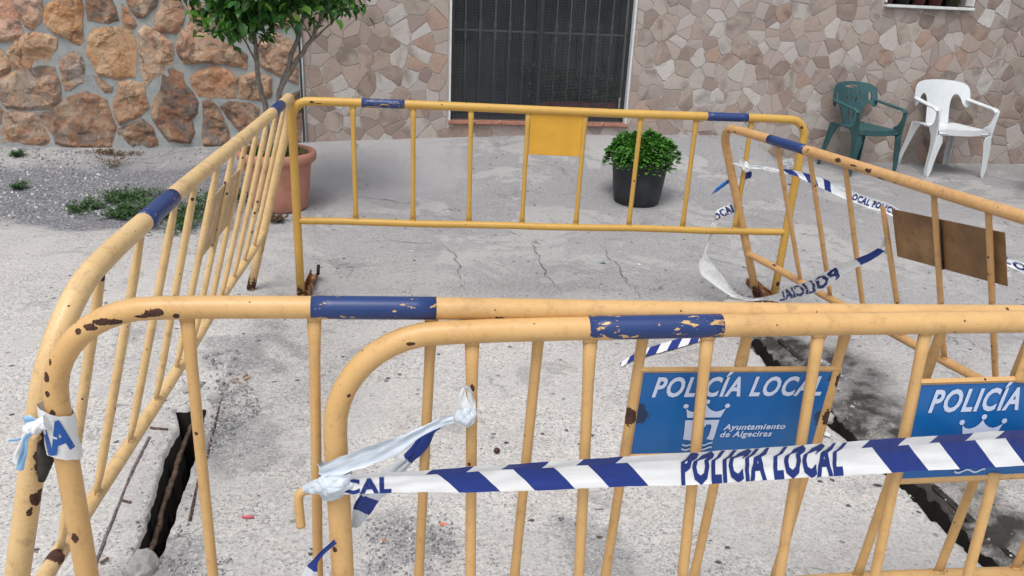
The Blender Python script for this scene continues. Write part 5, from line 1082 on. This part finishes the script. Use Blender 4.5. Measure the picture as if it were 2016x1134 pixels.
# ---------------------------------------------------------------- black pot with basil
bx, by = .925, 6.0
bp2 = thing('black_flowerpot', 'black plastic pot overflowing with bushy green mint', 'potted plant', Matrix.Translation((bx, by, gz(bx, by) - .002)))
BP = simple('black_nursery_plastic', (.022, .024, .028), .55, .45, 9, .4)
prof = [(0, 0), (.165, 0), (.172, .008), (.19, .12), (.208, .29), (.21, .302), (.228, .304), (.232, .313), (.231, .328), (.224, .332), (.214, .33), (.207, .30), (0, .29)]
v, f = lathe(prof, 48); v = [(a + (.02 * sstep(.28, .33, c_) * math.cos(2 * math.atan2(b, a))), b, c_ - (.02 * sstep(.29, .33, c_) * math.sin(3 * math.atan2(b, a) + 1))) for a, b, c_ in v]; pyobj('pot', v, f, BP, bp2)
LEAFB = leafmat('mint_leaf', [(0, (.04, .14, .02)), (.6, (.08, .26, .03)), (1, (.16, .38, .06))], .5)
pp = []
for k in range(2600):
    a = random.uniform(0, 6.28); r_ = math.sqrt(random.random()); lob = 1 + .13 * math.sin(3 * a + 1) + .10 * math.sin(5 * a) + .05 * math.sin(9 * a)
    top = .165 * (1 - r_ ** 3.4) * (1 + .2 * math.sin(a * 2 + 2)) ; z = .325 + top - .012 * random.random() + (.0 if r_ < .88 else random.uniform(-.03, .03))
    z += .06 * noise.noise(Vector((math.cos(a) * r_ * 2.4, math.sin(a) * r_ * 2.4, 3))) ; z -= random.random() ** 3 * .05
    x = math.cos(a) * r_ * .24 * lob; y = math.sin(a) * r_ * .235 * lob
    d = Vector((math.cos(a) * (r_ + .2) + random.uniform(-.6, .6), math.sin(a) * (r_ + .2) + random.uniform(-.6, .6), random.uniform(-.25, .7)))
    pp.append(leafshape((x, y, z), d, (random.uniform(-.3, .3), random.uniform(-.3, .3), 1), random.uniform(.032, .05), .032, .25))
for k in range(16):      # stray shoots
    a = random.uniform(0, 6.28); r_ = .2 * random.random(); hb = random.uniform(.03, .075)
    for q in range(9):
        d = Vector((random.uniform(-1, 1), random.uniform(-1, 1), .4)); pp.append(leafshape((math.cos(a) * r_, math.sin(a) * r_, .47 - r_ * .3 + hb * q / 8), d, (0, 0, 1), .03, .022, .2))
v, f = join_vf(pp); pyobj('foliage', v, f, LEAFB, bp2, kind='stuff')
# ---------------------------------------------------------------- weeds
def weed(name, label, cx_, cy_, poly, n, mat, hgt, L=.022, cat='weed'):
    w_ = thing(name, label, cat, Matrix.Translation((cx_, cy_, gz(cx_, cy_)))); pp = []
    if poly: x0 = min(p[0] for p in poly); x1 = max(p[0] for p in poly); y0 = min(p[1] for p in poly); y1 = max(p[1] for p in poly)
    st = []; k = 0
    while k < n:
        if poly:
            x = random.uniform(x0, x1); y = random.uniform(y0, y1)
            e = (1.2 if random.random() < .12 else 1)
            if not inpoly(cx_ + (x - cx_) / e, cy_ + (y - cy_) / e, poly) or fbm((x * 6, y * 6, 2)) < -.02: continue
        else: a = random.uniform(0, 6.28); r_ = hgt * .7 * random.random(); x = cx_ + math.cos(a) * r_; y = cy_ + math.sin(a) * r_
        k += 1; z = gz(x, y); a = random.uniform(0, 6.28); hh = hgt * random.uniform(.3, 1); dr = Vector((math.cos(a) * hgt * 1.1, math.sin(a) * hgt * 1.1, hh)); base = Vector((x - cx_, y - cy_, z - gz(cx_, cy_)))
        pts = [base, base + dr * .5 + Vector((0, 0, hh * .15)), base + dr]; st.append(sweep(pts, .0012, 3, caps=False))
        for q in range(7):
            t_ = .25 + .75 * q / 6; p = base + dr * t_ + Vector((0, 0, hh * .15 * math.sin(t_ * 3))); d = Vector((random.uniform(-1, 1), random.uniform(-1, 1), random.uniform(-.1, .7))); pp.append(leafshape(p, d, (0, 0, 1), L * random.uniform(.6, 1.3), L * .38))
    v, f = join_vf(pp); pyobj('foliage', v, f, mat, w_, kind='stuff'); v, f = join_vf(st); pyobj('stems', v, f, mat, w_, kind='stuff'); return w_
LEAFW = leafmat('weed_leaf', [(0, (.03, .08, .025)), (.7, (.07, .16, .05)), (1, (.15, .24, .09))], .6); DRY = leafmat('dry_weed', [(0, (.10, .06, .035)), (1, (.3, .2, .12))], .8)
weed('creeping_weed', 'sprawling patch of green weeds in the joint left of the terracotta planter', -2.35, 5.2, WEED, 620, LEAFW, .055, .028, 'weed patch')
I = ITEMS
weed('weed_tuft', 'leftmost low green tuft in the gravel by the stone wall', I['tuft1'][0], I['tuft1'][1], None, 40, LEAFW, .05)
weed('weed_tuft', 'tiny green and brown tuft farthest back at the left picture edge', I['tuft2'][0], I['tuft2'][1], None, 40, LEAFW, .05)
weed('weed_tuft', 'thin upright weed stem standing behind the weed patch', I['tuft3'][0] + .1, I['tuft3'][1] - .1, None, 22, DRY, .11)
weed('dry_weed', 'reddish brown dried weed lying at the foot of the stone wall', I['dry'][0] - .05, I['dry'][1], [(I['dry'][0] - .25, I['dry'][1] - .05), (I['dry'][0] + .15, I['dry'][1] - .08), (I['dry'][0] + .2, I['dry'][1] + .08), (I['dry'][0] - .2, I['dry'][1] + .06)], 60, DRY, .03)
weed('dry_straw', 'small heap of dry straw in front of the terracotta planter', I['straw'][0], I['straw'][1], None, 70, DRY, .05, .02, 'straw')
# ---------------------------------------------------------------- plastic chairs
def plate(polys_holes, th, fn, name, m, parent, nb=10):
    """2D outline with holes -> solid plate, bent through fn(x,z,t)->point ; t = -1 / +1 face"""
    cu = bpy.data.curves.new('p', 'CURVE'); cu.dimensions = '2D'; cu.fill_mode = 'BOTH'; cu.extrude = .5
    for P in polys_holes:
        sp = cu.splines.new('POLY'); sp.points.add(len(P) - 1); sp.use_cyclic_u = True
        for q, p in zip(sp.points, P): q.co = (p[0], p[1], 0, 1)
    ob = bpy.data.objects.new('p', cu); COL.objects.link(ob); dg = bpy.context.evaluated_depsgraph_get(); dg.update(); me_ = bpy.data.meshes.new_from_object(ob.evaluated_get(dg)); bpy.data.objects.remove(ob); bpy.data.curves.remove(cu)
    bm = bmesh.new(); bm.from_mesh(me_); bpy.data.meshes.remove(me_); bmesh.ops.remove_doubles(bm, verts=bm.verts, dist=1e-5)
    xs = [v_.co.x for v_ in bm.verts]; ys = [v_.co.y for v_ in bm.verts]
    for k in range(1, nb): bmesh.ops.bisect_plane(bm, geom=bm.verts[:] + bm.edges[:] + bm.faces[:], plane_co=(min(xs) + (max(xs) - min(xs)) * k / nb, 0, 0), plane_no=(1, 0, 0))
    for k in range(1, nb): bmesh.ops.bisect_plane(bm, geom=bm.verts[:] + bm.edges[:] + bm.faces[:], plane_co=(0, min(ys) + (max(ys) - min(ys)) * k / nb, 0), plane_no=(0, 1, 0))
    for v_ in bm.verts: v_.co = Vector(fn(v_.co.x, v_.co.y, (1 if v_.co.z > 0 else -1) * th / 2))
    return bmobj(name, bm, m, parent)
def smoothpoly(P, it=2):
    for _ in range(it):
        Q = []
        for i in range(len(P)):
            a = P[i]; b = P[(i + 1) % len(P)]; Q += [(a[0] * .75 + b[0] * .25, a[1] * .75 + b[1] * .25), (a[0] * .25 + b[0] * .75, a[1] * .25 + b[1] * .75)]
        P = Q
    return P
def ell(cx_, cy_, a, b, n=16): return [(cx_ + a * math.cos(2 * math.pi * k / n), cy_ + b * math.sin(2 * math.pi * k / n)) for k in range(n)]
def chair(name, label, M, m, kind):
    t = thing(name, label, 'chair', M)
    # x right, -y towards the sitter's front, z up ; origin between the feet
    mir = lambda P: [(-x, z) for x, z in P]
    byx = lambda x, z: .19 + (z - .42) * .25 - .9 * x * x       # curved, raked back
    fn = lambda x, z, h: (x, byx(x, z) + h, z)
    if kind == 'white':
        outer = smoothpoly([(-.115, .39), (.115, .39), (.11, .52), (.115, .63), (.14, .69), (.175, .70), (.205, .665), (.225, .61), (.255, .575), (.275, .60), (.28, .70), (.265, .775), (.2, .81), (0, .825), (-.2, .81), (-.265, .775), (-.28, .70), (-.275, .60), (-.255, .575), (-.225, .61), (-.205, .665), (-.175, .70), (-.14, .69), (-.115, .63), (-.11, .52)])
        plate([outer], .012, fn, 'backrest', m, t)
    else:
        outer = smoothpoly([(-.085, .40), (.085, .40), (.115, .5), (.15, .59), (.2, .63), (.245, .585), (.275, .60), (.28, .70), (.262, .775), (.19, .81), (0, .825), (-.19, .81), (-.262, .775), (-.28, .70), (-.275, .60), (-.245, .585), (-.2, .63), (-.15, .59), (-.115, .5)])
        holes = [ell(0, .775, .085, .014), ell(.205, .69, .018, .042), ell(-.205, .69, .018, .042)]
        for x, z, a, b in ((-.055, .66, .017, .032), (.0, .66, .017, .032), (.055, .66, .017, .032)): holes.append([(x - a, z), (x, z - b), (x + a, z), (x, z + b)])
        for x, z in ((-.085, .71), (-.028, .715), (.028, .715), (.085, .71)): holes.append([(x - .016, z + .012), (x, z - .016), (x + .016, z + .012)])
        holes.append(smoothpoly([(-.05, .57), (-.025, .45), (-.015, .45), (-.02, .6)], 1)); holes.append(smoothpoly([(.05, .57), (.025, .45), (.015, .45), (.02, .6)], 1))
        plate([outer] + holes, .012, fn, 'backrest', m, t)
    # seat, dished, with a rolled front
    vs_ = []; fs_ = []; nx_, ny_ = 16, 14
    for side in (0, 1):
        for j in range(ny_ + 1):
            y = .21 - .46 * j / ny_; hw = .205 + .035 * j / ny_
            for i in range(nx_ + 1):
                x = -hw + 2 * hw * i / nx_; e = (x / hw) ** 2
                z = .425 - .018 * (1 - e) * math.sin(math.pi * min(1, j / ny_ * 1.1)) - (.03 * sstep(.84, 1, j / ny_)) + .006 * e
                vs_.append((x, y, z - (.012 if side else 0)))
    B_ = (nx_ + 1) * (ny_ + 1)
    for j in range(ny_):
        for i in range(nx_): a = j * (nx_ + 1) + i; fs_.append((a, a + nx_ + 1, a + nx_ + 2, a + 1)); fs_.append((B_ + a, B_ + a + 1, B_ + a + nx_ + 2, B_ + a + nx_ + 1))
    rim = [i for i in range(nx_ + 1)] + [j * (nx_ + 1) + nx_ for j in range(1, ny_ + 1)] + [ny_ * (nx_ + 1) + i for i in range(nx_ - 1, -1, -1)] + [j * (nx_ + 1) for j in range(ny_ - 1, 0, -1)]
    for k in range(len(rim)): a, b = rim[k], rim[(k + 1) % len(rim)]; fs_.append((a, b, B_ + b, B_ + a))
    pyobj('seat', vs_, fs_, m, t)
    plate([smoothpoly([(-.245, .44), (-.235, .36), (-.2, .385), (0, .375), (.2, .385), (.235, .36), (.245, .44), (0, .425)], 1)], .01, lambda x, z, h: (x, -.253 + h + .02 * (x / .25) ** 2, z), 'front_apron', m, t)
    for s in (-1, 1):
        # armrest: from the back corner forward, then down into the front leg
        path = [(s * .262, byx(.262, .62) , .655), (s * .268, .13, .648), (s * .278, .02, .635), (s * .288, -.10, .622), (s * .29, -.19, .612), (s * .288, -.232, .59)]
        C = catmull(path, 6); v_, f_ = sweep(C, .03, 10, up=(0, 0, 1), flat=[(.42, 1.0)] * len(C)); pyobj('armrest', v_, f_, m, t)
        side_pl = smoothpoly([(-.262, .0), (-.222, .0), (-.205, .22), (-.185, .36), (-.15, .40), (-.12, .44), (-.185, .47), (-.21, .54), (-.205, .615), (-.25, .61), (-.256, .5), (-.255, .3)], 1)
        plate([side_pl], .012, lambda y, z, h: (s * (.268 + .018 * sstep(.4, .62, z) - .0 * z + .018 * sstep(.3, 0, z)) + h, y + .0, z), 'front_leg', m, t, 6)
        fr = smoothpoly([(.0, 0), (.045, 0), (.055, .2), (.085, .36), (.0, .40)], 1)
        plate([[(s * (.295 - q[0]) , q[1]) for q in fr]], .010, lambda x, z, h: (x - s * .018 * sstep(0, .4, z), -.257 + h, z), 'leg_flange', m, t, 4)
        rp = smoothpoly([(.19, .43), (.10, .43), (.16, .36), (.205, .2), (.245, .0), (.285, .0), (.265, .2), (.245, .43)], 1)
        plate([rp], .012, lambda y, z, h: (s * (.205 + .05 * sstep(.42, 0, z)) + h, y, z), 'rear_leg', m, t, 6)
        rf = [(s * .16, .43), (s * .212, .43), (s * .262, 0), (s * .222, 0), (s * .195, .3)]
        plate([rf], .010, lambda x, z, h: (x, .24 + .035 * sstep(.43, 0, z) + h, z), 'leg_flange', m, t, 4)
        # bridge from seat side to arm frame at the rear
        C = catmull([(s * .20, .20, .43), (s * .225, .205, .47), (s * .215, .20, .42)], 3)
    return t
def plastmat(name, c, rough, dirt):
    t = NT(name, rough, .45); p = t.objc(); n = t.noise(p, 7, 5, .6); n2 = t.noise(p, 40, 5, .7)
    a = t.mix(t.ramp(n, [(.35, 0), (.7, dirt)]), c, tuple(x * .55 for x in c)); a = t.mix(t.ramp(n2, [(.55, 0), (.75, dirt)]), a, tuple(x * .4 for x in c)); return t.fin(a, None, t.bump(n2, .15, .002))
def place(x, y, yaw): return Matrix.Translation((x, y, gz(x, y) - .003)) @ Matrix.Rotation(R(yaw), 4, 'Z')
chair('plastic_chair', 'white plastic armchair with a broad solid back near the clad wall', place(4.01, 7.58, 7), plastmat('white_plastic', (.66, .69, .70), .4, .18), 'white')
chair('plastic_chair', 'faded dark green plastic armchair with a pierced lattice back', place(3.15, 7.42, 16) @ Matrix.Diagonal((.86, .95, .95, 1)), plastmat('faded_green_plastic', (.03, .095, .10), .6, .8), 'green')
# ---------------------------------------------------------------- litter
def small(name, label, cat, vf, m, kind=None):
    o = pyobj(name, vf[0], vf[1], m); return tag(o, label, cat)
LAST = [None]
def rock(name, label, x, y, r_, sq=(1, 1, .6), mat=None, z=0, cat='rubble'):
    bm = bmesh.new(); bmesh.ops.create_icosphere(bm, subdivisions=3, radius=1)
    for v_ in bm.verts:
        c = v_.co; k = 1 + .28 * noise.noise(c * 1.4 + Vector((x * 7, y * 5, 0))) + .08 * noise.noise(c * 5); c = Vector((round(c.x * 2.2) / 2.2 * .45 + c.x * .55, round(c.y * 2.2) / 2.2 * .45 + c.y * .55, round(c.z * 2.2) / 2.2 * .45 + c.z * .55))
        v_.co = Vector((x + c.x * k * r_ * sq[0], y + c.y * k * r_ * sq[1], gz(x, y) + z + c.z * k * r_ * sq[2] + r_ * sq[2] * .35))
    LAST[0] = tag(bmobj(name, bm, mat or CONC), label, cat); return LAST[0]
t = NT('broken_concrete', .9, .2); p_ = t.pos(); n_ = t.noise(p_, 25, 6, .7); CONC = t.fin(t.ramp(n_, [(.3, (.25, .24, .225)), (.7, (.43, .42, .40))]), None, t.bump(n_, .6, .006))
rock('concrete_chunk', 'angular grey concrete chunk jammed in the near end of the left drain slot', I['rock'][0] + .01, I['rock'][1] - .01, .05, (.8, .9, 1.1), z=-.03, cat='concrete chunk')
rock('concrete_chunk', 'flat broken concrete piece at the far end of the left drain slot', -1.25, 2.80, .05, (.7, 1.1, .35), cat='concrete chunk')
rock('concrete_chunk', 'small pale concrete piece beside the rusty strip near the left slot', -1.13, 2.72, .03, (1, .8, .6), cat='concrete chunk')
rock('concrete_chunk', 'small broken concrete block under the police sign by the right drain', 1.25, 2.79, .045, (1, 1, .6), cat='concrete chunk')
rock('concrete_chunk', 'jagged lump of concrete by the foot of the right barrier', 1.2, 4.02, .05, (1.3, 1, .4), cat='concrete chunk')
_cl = iter(('fairly big mortar crumb in the middle of the cluster beside the left drain', 'small mortar crumb at the near right of the cluster by the left drain', 'small mortar crumb behind the middle of the cluster by the left drain', 'farthest mortar crumb of the cluster, beside the cigarette butts', 'leftmost tiny mortar crumb of the cluster beside the left drain', 'rightmost and biggest mortar crumb of the cluster beside the left drain'))
for dx, dy, r_ in ((.05, .03, .014), (.09, -.01, .01), (.02, .07, .012), (.07, .1, .012), (-.02, .03, .01), (.11, .06, .015)):
    rock('mortar_crumb', 'small crumb of broken mortar in the cluster beside the left drain slot', I['rock3'][0] + dx - .06, I['rock3'][1] + dy - .02, r_, cat='mortar crumb'); o = bpy.context.scene.objects[-1] if False else LAST[0]; o['label'] = next(_cl); o['group'] = 'mortar crumbs by the left drain'
def stick(name, label, x, y, L, a, r_, m, cat, z=0):
    d = Vector((math.cos(a), math.sin(a), 0)); pts = [Vector((x, y, gz(x, y) + r_ + .002 + z)) + d * L * q for q in (-.5, -.45, 0, .45, .5)]
    v_, f_ = sweep(pts, [r_ * .5, r_, r_, r_, r_ * .5], 10); return tag(pyobj(name, v_, f_, m), label, cat)
PINK = simple('pink_plastic', (.6, .1, .13), .4, .1); stick('plastic_stick', 'short pink plastic stick on the concrete right of the left drain slot', I['pink'][0], I['pink'][1], .035, .12, .004, PINK, 'litter')
BUT = simple('tan_filter', (.45, .27, .15), .8, .2)
for k, (dx, dy, a) in enumerate(((.0, .0, .5), (.03, .035, 1.2), (.045, .01, .9), (.02, -.03, -.3))):
    o = stick('cigarette_butt', 'tan cigarette butt lying among the mortar crumbs beside the left drain', I['rock4'][0] + .08 + dx, I['rock4'][1] - .03 + dy, .028, a, .0038, BUT, 'cigarette butt'); o['label'] = ('leftmost tan cigarette butt among the mortar crumbs beside the left drain', 'farthest tan cigarette butt, lying steep behind the mortar crumbs', 'rightmost tan cigarette butt beside the mortar crumbs by the left drain', 'nearest tan cigarette butt, lying crosswise in front of the other butts')[k]; o['group'] = 'cigarette butts by the left drain'
NUTM = simple('dark_red_brown', (.06, .022, .018), .35, .3, 60)
def ball(name, label, x, y, r_, m, cat):
    bm = bmesh.new(); bmesh.ops.create_icosphere(bm, subdivisions=3, radius=r_)
    for v_ in bm.verts: v_.co = Vector((x, y, gz(x, y) + r_ * .85)) + Vector((v_.co.x * 1.0, v_.co.y * .95, v_.co.z * .95)) * (1 + .06 * noise.noise(v_.co * 200))
    return tag(bmobj(name, bm, m, None, True), label, cat)
ball('dry_fruit', 'round dark brown fruit stone on the concrete behind the first near bars', I['nut'][0], I['nut'][1], .0115, NUTM, 'fruit stone')
ball('small_seed', 'tiny brown seed beside the nearest barrier bar below the tape', I['nut2'][0], I['nut2'][1], .006, simple('tan_brown', (.3, .13, .06), .6), 'seed')
def flake(name, label, x, y, r_, m, cat, asp=.6, z=.004):
    n = 7; v_ = []; a0 = random.uniform(0, 6)
    for zz in (0, .0015):
        for k in range(n): a = a0 + 2 * math.pi * k / n; rr = r_ * random.uniform(.7, 1.15) if zz == 0 else None; v_.append((x + math.cos(a) * (rr or r_), y + math.sin(a) * (rr or r_) * asp, gz(x, y) + z + zz + .003 * math.sin(k)))
    f_ = [tuple(range(n))[::-1], tuple(range(n, 2 * n))] + [(k, (k + 1) % n, n + (k + 1) % n, n + k) for k in range(n)]
    return tag(pyobj(name, v_, f_, m, smooth=False), label, cat)
flake('plastic_flake', 'orange red plastic fragment on the gravel patch below the tape', I['redbit'][0], I['redbit'][1], .012, simple('salmon_red', (.6, .2, .13), .5), 'litter')
flake('plastic_flake', 'smallest red fragment left of the gravel patch near the nearest post', I['redbit2'][0], I['redbit2'][1], .006, simple('salmon_red_b', (.6, .2, .13), .5), 'litter')
flake('plastic_flake', 'turquoise blue flake lying on the grey concrete inside the barriers', I['blue'][0], I['blue'][1], .018, simple('turquoise', (.08, .33, .42), .5), 'litter')
flake('paper_scrap', 'white paper scrap left of centre behind the second rail', I['white1'][0], I['white1'][1], .02, WHITE, 'paper scrap', .4)
flake('paper_scrap', 'white paper scrap on a crack in front of the black pot', I['white2'][0], I['white2'][1], .014, WHITE, 'paper scrap', .5)
flake('paper_scrap', 'tiny reddish white scrap near the far barrier left foot', I['white3'][0], I['white3'][1], .01, simple('faded_red', (.5, .2, .17), .6), 'paper scrap', .5)
flake('bottle_cap', 'white round cap lying at the edge of the right drain', I['cap'][0], I['cap'][1], .018, WHITE, 'cap', .9, .008)
flake('tar_blob', 'small black tar blob left of the right drain below the tape', I['blackbit'][0], I['blackbit'][1], .015, DARK, 'tar blob', .7)
flake('dry_leaf', 'small curled brown leaf on the concrete behind the fourth near bar', I['leaf1'][0], I['leaf1'][1], .011, simple('dead_leaf', (.16, .09, .06), .8), 'leaf', .5, .006)
stick('twig', 'thin dark twig lying on the gravel under the tape', I['twig'][0], I['twig'][1], .03, .1, .0012, DARK, 'twig')
stick('wood_stick', 'short rusty brown stick on the pavement behind the right barrier post', 2.30, 6.55, .09, -.3, .009, RUST, 'stick')
# crumpled clear bag at the ramp edge
t = NT('clear_plastic', .12, .5); t.b.inputs['Transmission Weight'].default_value = .75; t.b.inputs['IOR'].default_value = 1.2; CLR = t.fin((.75, .78, .8), None, t.bump(t.noise(t.pos(), 60, 4), .8, .01))
bm = bmesh.new(); bmesh.ops.create_icosphere(bm, subdivisions=4, radius=1); bxg, byg = 2.47, 7.33
for v_ in bm.verts: c = v_.co.copy(); k = 1 + .35 * noise.noise(c * 2) + .25 * abs(noise.noise(c * 5)); v_.co = Vector((bxg + c.x * .1 * k, byg + c.y * .05 * k, gz(bxg, byg) + .045 + c.z * .05 * k))
tag(bmobj('plastic_bag', bm, CLR), 'crumpled clear plastic bag by the wall left of the green chair', 'plastic bag')
# ---------------------------------------------------------------- parked car whose bumper corner shows at the right edge
CARX, CARY = 4.56, 6.95
car = thing('parked_car', 'dark olive car whose rear corner and tyre just enter at the right edge', 'car', Matrix.Translation((CARX, CARY, gz(CARX, CARY))) @ Matrix.Rotation(R(7), 4, 'Z'))
CP = simple('olive_car_paint', (.035, .036, .03), .3, .1, 3, .5); RUB = simple('tyre_rubber', (.018, .018, .018), .85, .3, 30); GLS = simple('car_glass', (.01, .012, .015), .08, .1, 3, .5); RIM = simple('wheel_rim', (.25, .25, .25), .35, .1, 10, .5, 0, .8)
prof_ = [(-.08, .28), (-.10, .42), (-.06, .60), (-.03, .78), (.02, .92), (.30, 1.36), (.55, 1.44), (1.6, 1.46), (2.1, 1.38), (2.7, 1.0), (3.5, .88), (3.72, .72), (3.76, .45), (3.70, .26), (3.35, .24)]
def arch(cx_): return [(cx_ + .36 * math.cos(a), .30 + .36 * math.sin(a)) for a in [k * math.pi / 8 for k in range(9)]]
prof_ += arch(2.98) + [(2.6, .24), (1.1, .24)] + arch(.62) + [(.24, .26)]
bm = bmesh.new(); A_ = [bm.verts.new((x, -1.62, z)) for x, z in prof_]; fc = bm.faces.new(A_); r_ = bmesh.ops.extrude_face_region(bm, geom=[fc])
for e in r_['geom']:
    if isinstance(e, bmesh.types.BMVert): e.co.y += 1.62
for v_ in bm.verts:
    if v_.co.z > .9: v_.co.y = -.81 + (v_.co.y + .81) * (1 - .28 * (v_.co.z - .9) / .56)
bmesh.ops.triangulate(bm, faces=[f_ for f_ in bm.faces if len(f_.verts) > 4]); bmobj('body', bm, CP, car)
for cx_ in (.62, 2.98):
    for y in (-.02, -1.6):
        s = -1 if y > -1 else 1
        v, f = lathe([(.17, -.09), (.26, -.095), (.295, -.07), (.30, 0), (.295, .07), (.26, .095), (.17, .09)], 28); M_ = Matrix.Rotation(R(90), 4, 'X'); v = [tuple(M_ @ Vector(p) + Vector((cx_, y - .1 * (1 if s < 0 else -1), .298))) for p in v]; wh = pyobj('wheel', v, f, RUB, car)
        v, f = lathe([(0, -.06), (.05, -.07), (.15, -.05), (.175, -.08), (.175, .08), (.15, .05), (0, .06)], 24); v = [tuple(M_ @ Vector(p) + Vector((cx_, y - .1 * (1 if s < 0 else -1), .298))) for p in v]; pyobj('rim', v, f, RIM, wh)
bm = bmesh.new(); box_bm(bm, (-.09, -.81, .46), (.10, 1.6, .2), bev=.04); bmobj('bumper', bm, simple('bumper_plastic', (.03, .03, .028), .6, .1), car)
for y in (.002, -1.622):
    pass
for q in ([(.34, 1.0), (.52, 1.32), (1.25, 1.36), (1.25, 1.0)], [(1.33, 1.0), (1.33, 1.36), (1.85, 1.32), (2.35, 1.02)]):
    for sd_ in (0, -1.62):
        vv = []
        for x, z in q:
            yy = -.81 + (sd_ + .81) * (1 - .28 * (max(z, .9) - .9) / .56); vv.append((x, yy + (.004 if sd_ == 0 else -.004), z))
        pyobj('side_window', vv, [(0, 1, 2, 3)], GLS, car, smooth=False)
for sd_ in (-.1, -1.52):
    bm = bmesh.new(); box_bm(bm, (-.03, sd_, .72), (.05, .14, .2), bev=.015); bmobj('tail_light', bm, simple('tail_red', (.3, .01, .01), .2, .05), car)
